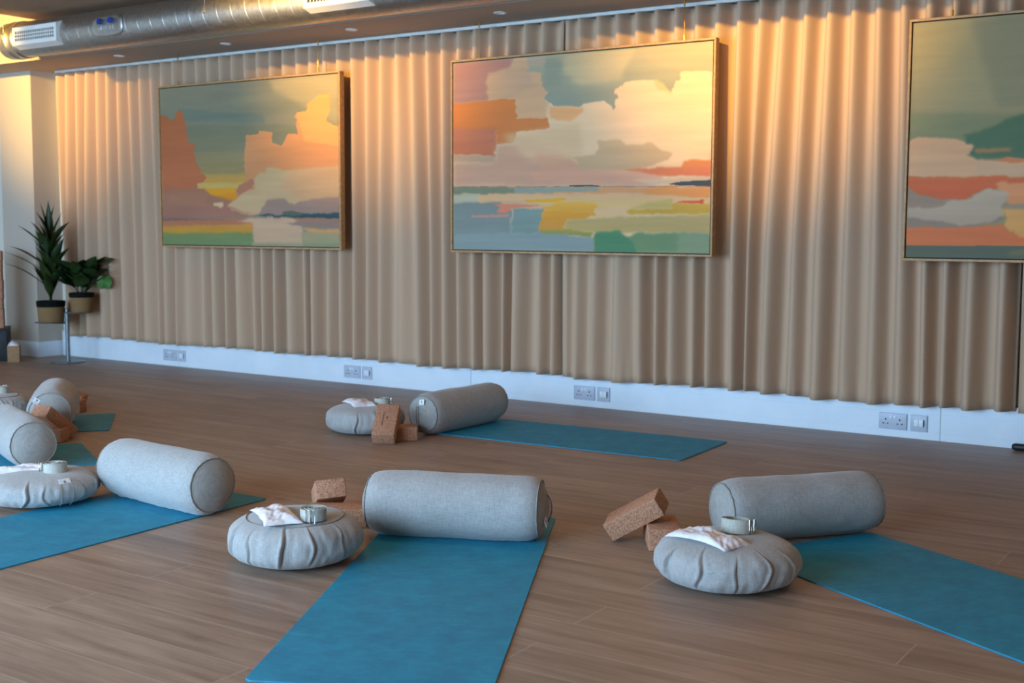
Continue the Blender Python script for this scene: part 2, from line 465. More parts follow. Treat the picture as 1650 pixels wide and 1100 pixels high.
curtain(-1.264, 1.60, 16, 'rightmost beige pleated curtain, behind the right painting')

trk = MB().box(-8.72, 1.7, 6.325, 6.351, 2.316, 2.335, 0.002).build('curtain_track', TRACKM)
tag(trk, 'long thin white curtain track fixed under the dropped ceiling', 'curtain track')

# ------------------------------------------------------------------ paintings
def homog(src, dst):
    A = []
    for (x, y), (u, v) in zip(src, dst):
        A.append([x, y, 1, 0, 0, 0, -u * x, -u * y]); A.append([0, 0, 0, x, y, 1, -v * x, -v * y])
    h = np.linalg.solve(np.array(A, float), np.array([c for p_ in dst for c in p_], float))
    return np.append(h, 1).reshape(3, 3)
def paint_grid(quad, uvs, layers, W, H, seed, gain=1.0, warp=0.6):
    Hm = homog(quad, uvs)
    def m2(p_):
        q = Hm @ np.array([p_[0], p_[1], 1.0]); return q[0] / q[2], q[1] / q[2]
    rng = np.random.default_rng(seed)
    U, V = np.meshgrid(np.linspace(0, 1, W), np.linspace(0, 1, H))
    def vnoise(fx, fy, s_):
        g = np.random.default_rng(s_).uniform(-1, 1, (int(fy) + 3, int(fx) + 3))
        x = U * fx; y = V * fy; i = x.astype(int); j = y.astype(int); a = x - i; b = y - j
        a = a * a * (3 - 2 * a); b = b * b * (3 - 2 * b)
        return (g[j, i] * (1 - a) + g[j, i + 1] * a) * (1 - b) + (g[j + 1, i] * (1 - a) + g[j + 1, i + 1] * a) * b
    def bnoise(fx, fy, s_):
        g = np.random.default_rng(s_).uniform(-1, 1, (int(fy) + 3, int(fx) + 3))
        return g[(V * fy).astype(int), (U * fx).astype(int)]
    wu = (0.010 * bnoise(28, 46, seed + 1) + 0.007 * vnoise(34, 60, seed + 2) + 0.003 * vnoise(90, 200, seed + 3)) * warp
    wv = (0.006 * bnoise(26, 20, seed + 4) + 0.004 * vnoise(70, 40, seed + 5)) * warp
    img = np.zeros((H, W, 3))
    for k, (poly, c, *rest) in enumerate(layers):
        soft = rest[0] if rest else 0
        c2 = rest[1] if len(rest) > 1 else None
        alpha = rest[2] if len(rest) > 2 else 1.0
        lw = 0.25 if soft == 9 else 1.0
        P = [m2(q) for q in poly]
        x = U + wu * lw; y = V + wv * lw
        ins = np.zeros((H, W), bool)
        for i in range(len(P)):
            (x1, y1), (x2, y2) = P[i], P[i - 1]
            if y1 == y2: continue
            cond = ((y1 > y) != (y2 > y)) & (x < (x2 - x1) * (y - y1) / (y2 - y1) + x1)
            ins ^= cond
        a = ins.astype(float)
        n = 1 if soft in (0, 9) else int(soft)
        for _ in range(n):
            a = (a + np.roll(a, 1, 1) + np.roll(a, -1, 1)) / 3
            if soft not in (0, 9): a = (a + np.roll(a, 1, 0) + np.roll(a, -1, 0)) / 3
        a = a[..., None] * alpha
        cc = np.array(c, float)[None, None]
        if c2 is not None:                                          # painted blend from c (top) to c2 (bottom)
            ys = [q[1] for q in P]; t = np.clip((V - min(ys)) / (max(ys) - min(ys) + 1e-6), 0, 1)[..., None]
            cc = cc * (1 - t) + np.array(c2, float) * t
        img = img * (1 - a) + cc * a
    img = img * (1 + 0.02 * vnoise(6, 40, seed + 8) + 0.012 * vnoise(12, 90, seed + 9) + 0.012 * vnoise(8, 14, seed + 10))[..., None]
    img = np.clip(img * gain * np.array([1.0, 0.905, 0.79]), 0, 255) / 255
    lin = np.where(img <= 0.04045, img / 12.92, ((img + 0.055) / 1.055) ** 2.4)
    return lin

CANV, N_, L_, p_ = mat('painted_canvas', rough=0.6, spec=0.3)
at = nd(N_, 'ShaderNodeAttribute', attribute_name='paint'); L_.new(at.outputs['Color'], p_.inputs['Base Color'])
tcn = nd(N_, 'ShaderNodeTexCoord'); nn = noise_tex(N_, L_, tcn.outputs['Object'], 60, 2); bump(N_, L_, p_, nn, 0.05, 0.0004)

def painting(x0, x1, z0, z1, lin, label, wires):
    yf = 6.19; w = x1 - x0; h = z1 - z0
    r = empty('painting', ((x0 + x1) / 2, yf, z0)); tag(r, label, 'painting', 'large cloudscape paintings on the curtain')
    fr = MB(); fw = 0.012
    for (a, b, c, d) in ((-w / 2, w / 2, 0, fw), (-w / 2, w / 2, h - fw, h), (-w / 2, -w / 2 + fw, fw, h - fw), (w / 2 - fw, w / 2, fw, h - fw)):
        fr.box(a, b, 0, 0.045, c, d, 0.0015)
    fr.build('frame', OAKF, r, 'auto')
    MB().box(-w / 2 + fw, w / 2 - fw, 0.032, 0.040, fw, h - fw).build('shadow_gap', DARK, r)
    H, W = lin.shape[:2]; g = 0.018
    U, V = np.meshgrid(np.linspace(-w / 2 + g, w / 2 - g, W), np.linspace(h - g, g, H))
    vs = np.stack([U.ravel(), np.full(U.size, 0.006), V.ravel()], 1)
    idx = np.arange(W * H).reshape(H, W)
    fs = np.stack([idx[:-1, :-1].ravel(), idx[1:, :-1].ravel(), idx[1:, 1:].ravel(), idx[:-1, 1:].ravel()], 1)
    n0 = len(vs)
    back = [(-w / 2 + g, 0.032, h - g), (-w / 2 + g, 0.032, g), (w / 2 - g, 0.032, g), (w / 2 - g, 0.032, h - g)]
    vs2 = vs.tolist() + back
    c4 = [idx[0, 0], idx[-1, 0], idx[-1, -1], idx[0, -1]]
    fl = fs.tolist()
    top = [idx[0, i] for i in range(W)]; bot = [idx[-1, i] for i in range(W)]; lf = [idx[j, 0] for j in range(H)]; rt = [idx[j, -1] for j in range(H)]
    fl += [top[::-1] + [n0, n0 + 3][0:1] + [n0 + 3], bot + [n0 + 2, n0 + 1], lf[::1] + [n0 + 1, n0], rt[::-1] + [n0 + 3, n0 + 2]]
    o = link_mesh('canvas', vs2, [tuple(int(q) for q in f_) for f_ in fl], CANV, r)
    ca = o.data.color_attributes.new('paint', 'FLOAT_COLOR', 'POINT')
    cols = np.ones((len(vs2), 4), np.float32); cols[:n0, :3] = lin.reshape(-1, 3); cols[n0:, :3] = lin[H // 2, W // 2]
    ca.data.foreach_set('color', cols.ravel())
    for wx in wires:
        m_ = MB().tube([(wx - r.location.x, 0.022, h - 0.002), (wx - r.location.x, 0.022, 2.334 - z0)], 0.0013, 8)
        wo = m_.build('hanging_wire', BRASS, r)
        for za, zb in ((h - 0.001, h + 0.032), (2.298 - z0, 2.334 - z0)): MB().tube([(wx - r.location.x, 0.022, za), (wx - r.location.x, 0.022, zb)], 0.005, 10).build('wire_fitting', BRASS, wo)
    return r

UV4 = [(0, 0), (1, 0), (1, 1), (0, 1)]
# --- left painting
Q1 = [(58, 150), (1035, 62), (1048, 1035), (75, 1015)]
ALL1 = [(20, 20), (1100, 20), (1100, 1090), (20, 1090)]
L1 = [
 (ALL1, (142, 144, 130), 0),
 ([(20, 60), (1100, 20), (1100, 260), (20, 330)], (146, 146, 132), 12, (134, 140, 126)),
 ([(620, 60), (1100, 20), (1100, 380), (960, 300), (700, 170)], (186, 176, 146), 30, (156, 156, 130), 0.8),
 ([(430, 210), (760, 150), (700, 190), (480, 250)], (150, 152, 132), 8, None, 0.6),
 ([(150, 260), (620, 290), (640, 340), (180, 330)], (112, 132, 128), 10, None, 0.7),
 ([(20, 350), (1100, 350), (1100, 500), (20, 500)], (126, 134, 118), 14, (138, 138, 114)),
 ([(20, 500), (1100, 500), (1100, 640), (20, 640)], (150, 144, 112), 14, (156, 144, 104)),
 ([(20, 620), (1100, 620), (1100, 720), (20, 720)], (188, 156, 96), 10, (214, 172, 74)),
 ([(260, 672), (520, 672), (520, 705), (260, 705)], (206, 188, 118), 5, None, 0.8),
 ([(300, 705), (520, 700), (520, 770), (350, 770)], (232, 172, 40), 4, (214, 144, 40)),
 ([(20, 290), (110, 302), (118, 320), (145, 315), (150, 265), (188, 285), (205, 400), (210, 448), (248, 452), (250, 550), (270, 570), (285, 615), (310, 640), (300, 665), (262, 680), (268, 705), (330, 725), (20, 760)], (186, 112, 72), 0, (192, 118, 84)),
 ([(20, 700), (300, 705), (345, 742), (470, 775), (590, 860), (20, 885)], (172, 122, 104), 5, (164, 124, 114)),
 ([(110, 730), (330, 745), (300, 800), (100, 790)], (184, 136, 110), 8, None, 0.4),
 ([(532, 405), (600, 402), (605, 383), (672, 388), (680, 445), (720, 462), (760, 402), (812, 398), (803, 276), (862, 272), (866, 224), (925, 214), (925, 178), (978, 170), (996, 200), (994, 268), (975, 272), (980, 325), (1010, 350), (1100, 360), (1100, 780), (540, 790), (470, 752), (492, 690), (535, 655), (520, 600), (522, 540)], (228, 162, 108), 0, (204, 148, 110)),
 ([(806, 280), (862, 274), (870, 226), (930, 180), (985, 175), (990, 262), (970, 330), (1060, 370), (1060, 470), (850, 440)], (246, 178, 112), 9, None, 0.75),
 ([(490, 690), (560, 650), (600, 660), (560, 700), (480, 755)], (184, 128, 106), 3),
 ([(572, 655), (600, 618), (640, 614), (640, 588), (690, 586), (740, 606), (880, 590), (1100, 575), (1100, 800), (900, 790), (780, 800), (640, 850), (540, 856), (430, 800), (480, 752), (525, 722), (578, 706)], (200, 180, 142), 3, (206, 180, 150)),
 ([(780, 600), (1100, 580), (1100, 760), (860, 780), (720, 700)], (210, 170, 134), 18, None, 0.7),
 ([(630, 800), (650, 768), (740, 760), (790, 792), (860, 768), (950, 755), (1100, 748), (1100, 858), (600, 856)], (164, 140, 132), 4, (158, 138, 136)),
 ([(350, 782), (405, 778), (402, 812), (358, 802)], (214, 190, 156), 2),
 ([(430, 800), (560, 850), (450, 830)], (190, 150, 128), 2),
 ([(570, 852), (640, 846), (735, 855), (738, 836), (800, 832), (850, 846), (1100, 840), (1100, 872), (800, 872), (690, 862)], (62, 92, 104), 2, (44, 76, 98)),
 ([(735, 838), (800, 834), (850, 848), (830, 858), (735, 856)], (98, 112, 96), 2, None, 0.9),
 ([(20, 878), (560, 868), (1100, 872), (1100, 915), (20, 918)], (176, 124, 104), 3, (192, 126, 90)),
 ([(20, 870), (440, 876), (20, 884)], (128, 106, 118), 2),
 ([(20, 915), (300, 908), (572, 900), (572, 955), (20, 955)], (206, 150, 84), 3, (196, 158, 52)),
 ([(20, 950), (570, 952), (570, 1090), (20, 1090)], (128, 150, 100), 4, (106, 148, 122)),
 ([(490, 885), (560, 868), (790, 870), (840, 900), (850, 1090), (565, 1090), (572, 900)], (208, 180, 160), 4, (200, 176, 152)),
 ([(755, 898), (860, 886), (1100, 882), (1100, 930), (850, 922)], (150, 132, 132), 3),
 ([(830, 925), (960, 935), (1100, 925), (1100, 960), (900, 958)], (214, 164, 112), 3),
 ([(840, 950), (1100, 958), (1100, 1090), (850, 1090)], (178, 170, 140), 5, (140, 158, 132)),
 ([(560, 1010), (1100, 1015), (1100, 1090), (560, 1090)], (130, 154, 130), 6, None, 0.6),
]
# --- middle painting
Q2 = [(82, 158), (1233, 60), (1222, 1018), (84, 998)]
ALL2 = [(20, 20), (1300, 20), (1300, 1090), (20, 1090)]
L2 = [
 (ALL2, (250, 222, 190), 0),
 ([(20, 100), (500, 100), (500, 420), (20, 460)], (226, 188, 156), 8, (236, 192, 152)),
 ([(20, 120), (350, 130), (330, 180), (235, 205), (232, 325), (20, 345)], (192, 140, 134), 6, (190, 144, 138)),
 ([(235, 205), (330, 180), (420, 175), (440, 260), (300, 330), (230, 325)], (216, 180, 152), 12, None, 0.7),
 ([(410, 120), (495, 118), (490, 195), (415, 195)], (200, 186, 168), 4),
 ([(490, 90), (1300, 30), (1300, 208), (1170, 192), (1092, 196), (1085, 232), (1050, 290), (1000, 255), (962, 236), (900, 238), (842, 246), (806, 282), (802, 366), (775, 345), (752, 322), (660, 340), (640, 356), (520, 350), (488, 318), (498, 285), (478, 262), (478, 200), (415, 192), (415, 165), (490, 170)], (196, 190, 164), 1, (150, 166, 158)),
 ([(600, 90), (900, 70), (820, 230), (640, 260), (560, 180)], (214, 204, 170), 26, None, 0.8),
 ([(490, 140), (560, 140), (560, 260), (490, 260)], (158, 170, 156), 14, None, 0.8),
 ([(850, 60), (1300, 40), (1300, 190), (1090, 190), (960, 150)], (192, 188, 162), 20, None, 0.8),
 ([(970, 232), (1010, 250), (1060, 300), (1000, 280)], (236, 206, 160), 3),
 ([(20, 345), (200, 328), (362, 316), (365, 408), (505, 404), (502, 452), (362, 464), (352, 514), (272, 522), (275, 460), (20, 455)], (230, 142, 70), 0, (226, 138, 74)),
 ([(20, 452), (275, 452), (272, 520), (266, 600), (250, 572), (20, 572)], (212, 134, 104), 2, (208, 126, 90)),
 ([(20, 570), (270, 574), (270, 606), (20, 606)], (204, 176, 150), 4),
 ([(508, 356), (664, 356), (640, 400), (604, 425), (520, 410)], (250, 190, 134), 4),
 ([(272, 522), (352, 516), (420, 500), (560, 560), (700, 640), (960, 690), (1000, 712), (20, 716), (20, 604), (268, 604)], (222, 182, 158), 40, (216, 172, 154)),
 ([(300, 480), (640, 430), (660, 590), (420, 600)], (238, 206, 170), 45, None, 0.8),
 ([(440, 560), (600, 580), (660, 640), (480, 660)], (232, 180, 152), 30, None, 0.7),
 ([(728, 504), (830, 500), (842, 528), (960, 518), (1010, 552), (1060, 562), (1030, 598), (900, 642), (650, 652), (640, 592), (600, 580), (720, 568)], (220, 194, 156), 3, (214, 184, 152)),
 ([(430, 652), (800, 636), (1000, 650), (1010, 692), (430, 690)], (232, 178, 156), 6, None, 0.8),
 ([(840, 638), (1000, 630), (1098, 624), (1104, 598), (1300, 596), (1300, 672), (1000, 666)], (232, 148, 104), 3, (228, 128, 90)),
 ([(1098, 626), (1106, 598), (1300, 596), (1300, 630)], (236, 148, 80), 3, None, 0.8),
 ([(880, 684), (1300, 672), (1300, 706), (1000, 706)], (222, 200, 182), 3),
 ([(20, 714), (730, 716), (1300, 714), (1300, 750), (20, 750)], (230, 174, 122), 2),
 ([(20, 716), (360, 716), (362, 746), (20, 750)], (138, 150, 130), 2),
 ([(355, 716), (732, 716), (720, 736), (360, 745)], (158, 174, 170), 2),
 ([(930, 722), (1300, 714), (1300, 772), (860, 760), (930, 740)], (238, 168, 98), 3, (234, 160, 88)),
 ([(600, 709), (690, 707), (755, 711), (690, 714), (600, 714)], (64, 62, 60), 9),
 ([(1040, 704), (1095, 692), (1222, 684), (1300, 684), (1300, 714), (1222, 713), (1050, 708)], (74, 80, 88), 9),
 ([(20, 714), (1300, 712), (1300, 716), (20, 718)], (150, 124, 110), 9, None, 0.6),
 ([(20, 748), (210, 748), (200, 786), (20, 790)], (200, 204, 186), 3),
 ([(200, 748), (860, 744), (1300, 772), (1300, 798), (200, 792)], (236, 196, 156), 3, (238, 202, 160)),
 ([(20, 788), (340, 784), (345, 1090), (20, 1090)], (136, 154, 160), 3, (146, 166, 178)),
 ([(290, 778), (600, 778), (600, 820), (290, 820)], (228, 196, 168), 4),
 ([(255, 788), (480, 798), (400, 808), (345, 812), (320, 834), (284, 832), (288, 806)], (236, 150, 124), 2),
 ([(160, 844), (330, 840), (332, 850), (160, 852)], (224, 160, 146), 2),
 ([(400, 772), (600, 766), (850, 770), (1050, 775), (1040, 815), (870, 820), (862, 850), (720, 850), (480, 800)], (236, 204, 146), 3, (236, 204, 152)),
 ([(400, 772), (592, 768), (560, 784), (420, 782)], (246, 190, 36), 1),
 ([(560, 785), (720, 786), (716, 846), (500, 842), (478, 812)], (248, 196, 80), 4, (236, 176, 60)),
 ([(716, 812), (860, 815), (855, 850), (716, 850)], (238, 206, 164), 3),
 ([(345, 812), (480, 816), (470, 928), (340, 930)], (136, 166, 172), 2),
 ([(478, 822), (560, 830), (690, 834), (680, 862), (590, 862), (575, 905), (610, 910), (470, 912)], (240, 176, 44), 2, (224, 160, 66)),
 ([(870, 818), (1060, 815), (1052, 790), (1300, 792), (1300, 838), (870, 840), (850, 830)], (216, 180, 66), 3),
 ([(950, 785), (1060, 772), (1060, 815), (870, 815)], (210, 192, 120), 4),
 ([(1062, 788), (1110, 778), (1205, 774), (1200, 790), (1110, 790)], (226, 96, 56), 1),
 ([(590, 862), (860, 850), (1300, 838), (1300, 925), (700, 922), (575, 905)], (200, 184, 128), 4, (204, 182, 120)),
 ([(470, 910), (600, 906), (700, 922), (700, 945), (590, 935), (470, 930)], (186, 170, 80), 3, (140, 160, 92)),
 ([(20, 928), (470, 924), (590, 930), (620, 942), (712, 944), (716, 1090), (20, 1090)], (146, 172, 184), 4, (150, 174, 186)),
 ([(712, 922), (830, 918), (842, 945), (900, 925), (1300, 925), (1300, 1090), (716, 1090)], (122, 160, 120), 4, (130, 164, 124)),
 ([(712, 922), (830, 918), (880, 960), (920, 1090), (716, 1090)], (84, 150, 112), 5, (86, 152, 118)),
 ([(1080, 925), (1300, 925), (1300, 1090), (1060, 1090)], (156, 176, 150), 12, None, 0.7),
]
# --- right painting (runs out of the photograph at the right)
Q3 = [(172, 80), (625, 37), (625, 1050), (143, 1042)]
UV3 = [(0, 0), (0.315, 0), (0.315, 1), (0, 1)]
ALL3 = [(60, -200), (2600, -200), (2600, 1200), (60, 1200)]
E3 = 2200
L3 = [
 (ALL3, (172, 162, 122), 0, (150, 146, 114)),
 ([(300, -200), (E3, -200), (E3, 420), (500, 400)], (150, 144, 116), 30, (138, 138, 108), 0.8),
 ([(60, 60), (420, 40), (300, 250), (60, 300)], (176, 164, 118), 30, None, 0.5),
 ([(60, 430), (E3, 430), (E3, 640), (60, 600)], (128, 138, 104), 14, (122, 140, 106), 0.7),
 ([(380, 520), (470, 492), (560, 448), (625, 428), (E3, 380), (E3, 622), (560, 618), (430, 618), (390, 592)], (84, 116, 88), 5, (86, 118, 92)),
 ([(140, 545), (200, 530), (300, 533), (368, 548), (410, 555), (412, 578), (388, 600), (440, 622), (520, 628), (560, 612), (625, 625), (E3, 640), (E3, 700), (400, 696), (380, 704), (140, 692)], (224, 178, 140), 2, (214, 176, 146)),
 ([(480, 624), (560, 612), (640, 625), (560, 632)], (214, 134, 84), 2),
 ([(415, 575), (560, 570), (565, 590), (440, 592)], (172, 136, 94), 3),
 ([(420, 635), (E3, 640), (E3, 694), (420, 690)], (206, 176, 150), 4, None, 0.8),
 ([(140, 692), (380, 700), (420, 692), (E3, 690), (E3, 735), (520, 735), (510, 745), (440, 756), (372, 792), (270, 792), (200, 770), (140, 740)], (214, 112, 64), 2, (216, 104, 62)),
 ([(506, 742), (520, 716), (E3, 712), (E3, 830), (560, 812)], (226, 158, 112), 3),
 ([(140, 745), (200, 775), (320, 796), (300, 826), (140, 832)], (162, 142, 130), 3),
 ([(560, 810), (700, 800), (E3, 806), (E3, 840), (540, 842)], (168, 150, 132), 4),
 ([(140, 830), (290, 822), (310, 797), (400, 790), (420, 770), (470, 744), (550, 756), (560, 790), (530, 812), (545, 830), (542, 862), (480, 892), (380, 905), (290, 888), (140, 872)], (196, 182, 168), 2, (182, 166, 154)),
 ([(140, 870), (290, 882), (380, 902), (480, 890), (540, 860), (545, 880), (440, 905), (140, 916)], (148, 134, 128), 3),
 ([(530, 832), (700, 826), (E3, 826), (E3, 985), (600, 975), (588, 950), (545, 895), (560, 870)], (222, 172, 108), 3, (216, 164, 92)),
 ([(140, 914), (440, 905), (545, 893), (600, 955), (700, 975), (E3, 980), (E3, 995), (130, 992)], (214, 122, 76), 2, (218, 124, 72)),
 ([(120, 991), (E3, 993), (E3, 1200), (120, 1200)], (96, 106, 94), 9, (102, 110, 94)),
 ([(560, 1010), (1000, 1005), (1000, 1040), (580, 1036)], (130, 124, 96), 4, None, 0.6),
]
Z0P, Z1P = 0.931, 2.113
PW = 520; PH = 344
painting(-7.320, -5.526, Z0P, Z1P, paint_grid(Q1, UV4, L1, PW, PH, 5, 0.96), 'large oak-framed painting of orange clouds over a green sea, leftmost of three', (-7.117, -5.735))
painting(-4.612, -2.830, Z0P, Z1P, paint_grid(Q2, UV4, L2, PW, PH, 25, 0.92), 'large oak-framed painting of cream clouds with orange block, middle of three', (-4.41, -3.03))
painting(-1.798, -0.014, Z0P, Z1P, paint_grid(Q3, UV3, L3, PW, PH, 45), 'large oak-framed painting of olive sky over orange bands, cut off at right edge', (-1.599, -0.213))

# ------------------------------------------------------------------ spiral duct
DY, DZ, DR = 5.58, 2.432, 0.128
duct = empty('ventilation_duct', (0, DY, DZ)); tag(duct, 'round spiral galvanised ventilation duct hung along the ceiling above the curtain', 'duct')
d = MB()
pts = [(x_, 0, 0) for x_ in np.linspace(-8.17, XR - 0.02, 60)]
d.tube(pts, DR, 64); d.build('duct_tube', GALV, duct, 'auto')
sp = MB(); prof = []
turns = (XR + 7.9) / 0.125; nseg = int(turns * 40)
vs = []; fs = []
for i in range(nseg + 1):
    t = 2 * PI * i / 40; x_ = -7.95 + 0.125 * i / 40
    for (dx_, dr_) in ((-0.005, -0.0008), (-0.0015, 0.0011), (0.0015, 0.0011), (0.005, -0.0008)):
        vs.append((x_ + dx_, (DR + dr_) * math.cos(t), (DR + dr_) * math.sin(t)))
for i in range(nseg):
    for k in range(3): fs.append((i * 4 + k, i * 4 + k + 1, (i + 1) * 4 + k + 1, (i + 1) * 4 + k))
sp.add(vs, fs).build('spiral_seam', GALV, duct, True)
Tx = Matrix.Rotation(R(90), 4, 'Y')
cp = MB().lathe([(0.03, -8.205), (0.10, -8.20), (DR + 0.001, -8.185), (DR + 0.004, -8.17), (DR + 0.004, -8.10), (DR + 0.0075, -8.095), (DR + 0.0075, -8.085), (DR + 0.004, -8.08), (DR + 0.004, -8.02), (DR + 0.007, -8.015), (DR + 0.007, -8.0), (DR, -7.99)], 64, Matrix.Rotation(R(90), 4, 'Y') )
cp.build('end_cap', GALV, duct, 'auto')
def hanger(x):
    h = MB().tube([(x, -0.125, 0.02), (x, -0.128, ZC - DZ + (0.35 if x < -8.08 else 0))], 0.002, 8).build('hanger_wire', STEEL, duct)
    MB().box(x - 0.006, x + 0.006, -0.140, -0.124, -0.01, 0.03, 0.003).build('hanger_clip', STAND, h)
hanger(-8.10); hanger(-5.99); hanger(-3.9)
# access plate with two blue knobs
pl = MB()
seg = []
n = 24
for rr_, out in ((1.0, 0.004), (0.92, 0.010), (0.80, 0.004)):
    ring = []
    for k in range(48):
        t = 2 * PI * k / 48; c_, s_ = math.cos(t), math.sin(t)
        ux = 0.165 * rr_ * math.copysign(abs(c_) ** 0.5, c_); uz = 0.075 * (rr_ ** 2) * math.copysign(abs(s_) ** 0.6, s_)
        a = uz / DR; ring.append((-6.945 + ux, -(DR + out) * math.cos(a - 0.03), (DR + out) * math.sin(a - 0.03)))
    seg.append(ring)
vs = [v for r_ in seg for v in r_]; fs = []
for i in range(2):
    for k in range(48): fs.append((i * 48 + k, i * 48 + (k + 1) % 48, (i + 1) * 48 + (k + 1) % 48, (i + 1) * 48 + k))
fs.append(tuple(96 + k for k in range(48)))
ap = link_mesh('access_plate', vs, fs, GALV, duct, True)
for x_ in (-7.00, -6.89):
    MB().tube([(x_, -0.125, 0.022), (x_, -0.150, 0.024)], [0.017, 0.020], 20).build('blue_knob', BLUE, ap, 'auto')
rb = MB()
for i in range(6): rb.box(-7.02 + i * 0.028, -7.012 + i * 0.028, -0.137, -0.122, -0.035, -0.005, 0.002)
rb.build('vent_ribs', GALV, ap)

def grille(x0, label):
    r = empty('duct_grille', (x0, DY - 0.155, 2.365)); tag(r, label, 'air grille', 'white grilles on the ceiling duct')
    w, h, g = 0.50, 0.125, 0.028
    # flared housing from the duct surface to the face
    f_ = [(0, 0, 0), (w, 0, 0), (w, 0, h), (0, 0, h)]
    b_ = [(0.0, 0.062, -0.022), (w + 0.0, 0.062, -0.022), (w + 0.0, 0.062, h + 0.022), (0.0, 0.062, h + 0.022)]
    i_ = [(g, 0, g), (w - g, 0, g), (w - g, 0, h - g), (g, 0, h - g)]
    k_ = [(g, 0.018, g), (w - g, 0.018, g), (w - g, 0.018, h - g), (g, 0.018, h - g)]
    vs = f_ + b_ + i_ + k_; fs = []
    for k in range(4):
        n_ = (k + 1) % 4
        fs += [(k, k + 4, n_ + 4, n_), (k, n_, n_ + 8, k + 8), (k + 8, n_ + 8, n_ + 12, k + 12)]
    link_mesh('housing', vs, fs, GRILW, r)
    MB().box(g, w - g, 0.017, 0.02, g, h - g).build('dark_core', DARK, r)
    bl = MB()
    for q in range(1, 3): bl.box(g, w - g, 0.0, 0.012, g + q * (h - 2 * g) / 3 - 0.003, g + q * (h - 2 * g) / 3 + 0.003)
    bl.build('horizontal_bars', GRILW, r)
    vb = MB(); nb = 18
    for q in range(1, nb): xx = g + q * (w - 2 * g) / nb; vb.box(xx - 0.003, xx + 0.003, 0.002, 0.012, g, h - g)
    vb.build('vertical_blades', GRILW, r)
    return r
grille(-7.95, 'white rectangular air grille on the duct at the far left end')
grille(-5.12, 'white rectangular air grille on the duct at the top edge, above the curtain')

for i, x in enumerate((-7.532, -6.407, -5.267, -4.123)):
    r = empty('downlight', (x, 6.02, 2.335))
    tag(r, 'small white recessed ceiling downlight, %s along the dropped ceiling' % ('nearest the column', 'second from the column', 'third from the column', 'fourth from the column')[i], 'downlight', 'downlights in the dropped ceiling')
    MB().lathe([(0.024, -0.001), (0.026, -0.005), (0.038, -0.004), (0.040, 0.0)], 32, cap=False).build('ring', ROCK, r, 'auto')
    MB().lathe([(0.0005, -0.0015), (0.026, -0.0015)], 24, cap=False).build('lens', GRILW, r)

# ------------------------------------------------------------------ yoga mats
def yoga_mat(o, ang, side, label, Lm=1.78, W=0.604):
    """o = one end corner; length along ang; width to the given side"""
    dv = Vector((math.cos(ang), math.sin(ang), 0)); nv = Vector((-dv.y, dv.x, 0)) * side
    c = Vector((o[0], o[1], 0)) + dv * Lm / 2 + nv * W / 2
    bm = bmesh.new(); bmesh.ops.create_cube(bm, size=1)
    for v in bm.verts: v.co = Vector((v.co.x * Lm, v.co.y * W, v.co.z * 0.0042 + 0.0022))
    ve = [e for e in bm.edges if abs(e.verts[0].co.z - e.verts[1].co.z) > 0.001]
    bmesh.ops.bevel(bm, geom=ve, offset=0.022, segments=8, affect='EDGES', profile=0.5)
    he = [e for e in bm.edges if abs(e.verts[0].co.z - e.verts[1].co.z) < 1e-5]
    bmesh.ops.bevel(bm, geom=he, offset=0.0008, segments=2, affect='EDGES', profile=0.5)
    me = bpy.data.meshes.new('yoga_mat'); bm.to_mesh(me); bm.free(); me.materials.append(MATM)
    ob = bpy.data.objects.new('yoga_mat', me); col.objects.link(ob)
    ob.location = (c.x, c.y, 0.0002); ob.rotation_euler = (0, 0, ang)
    tag(ob, label, 'yoga mat', 'teal yoga mats on the floor'); return ob
yoga_mat((-2.3763, 3.849), -1.1012, -1, 'teal yoga mat in the centre foreground, running towards the camera', Lm=1.75)
yoga_mat((-2.4929, 5.1479), 3.1811, -1, 'dull teal yoga mat nearest the curtain wall, under the far bolster', Lm=1.70)
yoga_mat((-1.3578 - 0.30 * 0.876, 3.6348 + 0.30 * 0.482), -0.5034, 1, 'teal yoga mat at right, running off the right edge of the photo')
yoga_mat((-3.4962, 3.4698), -1.5458, -1, 'blue teal yoga mat at left, running off the left edge in the foreground')
yoga_mat((-4.637, 3.548), -0.50 - PI / 2, -1, 'teal yoga mat corner showing behind the left foreground cushion', Lm=1.75)
yoga_mat((-5.369, 4.165), -2.29, -1, 'small visible end of the farthest left teal yoga mat', Lm=1.75)

# ------------------------------------------------------------------ bolsters
MT = 0.0046
def label_tag(parent, M4, w=0.032, h=0.028):
    t_ = MB().box(-w / 2, w / 2, -0.0006, 0.0006, -h / 2, h / 2, 0.0).build('label_tag', TAGW, parent); t_.matrix_local = M4
    t_['label'] = 'white label tag'
    g = MB(); g.lathe([(0.0052, -0.0001), (0.0052, 0.0001)], 14, Matrix.Translation((0, -0.0009, 0.004)) @ Matrix.Rotation(R(90), 4, 'X'))
    g.box(-0.010, 0.010, -0.0011, -0.0007, -0.009, -0.0065)
    g.build('printed_mark', TAGINK, t_); return t_

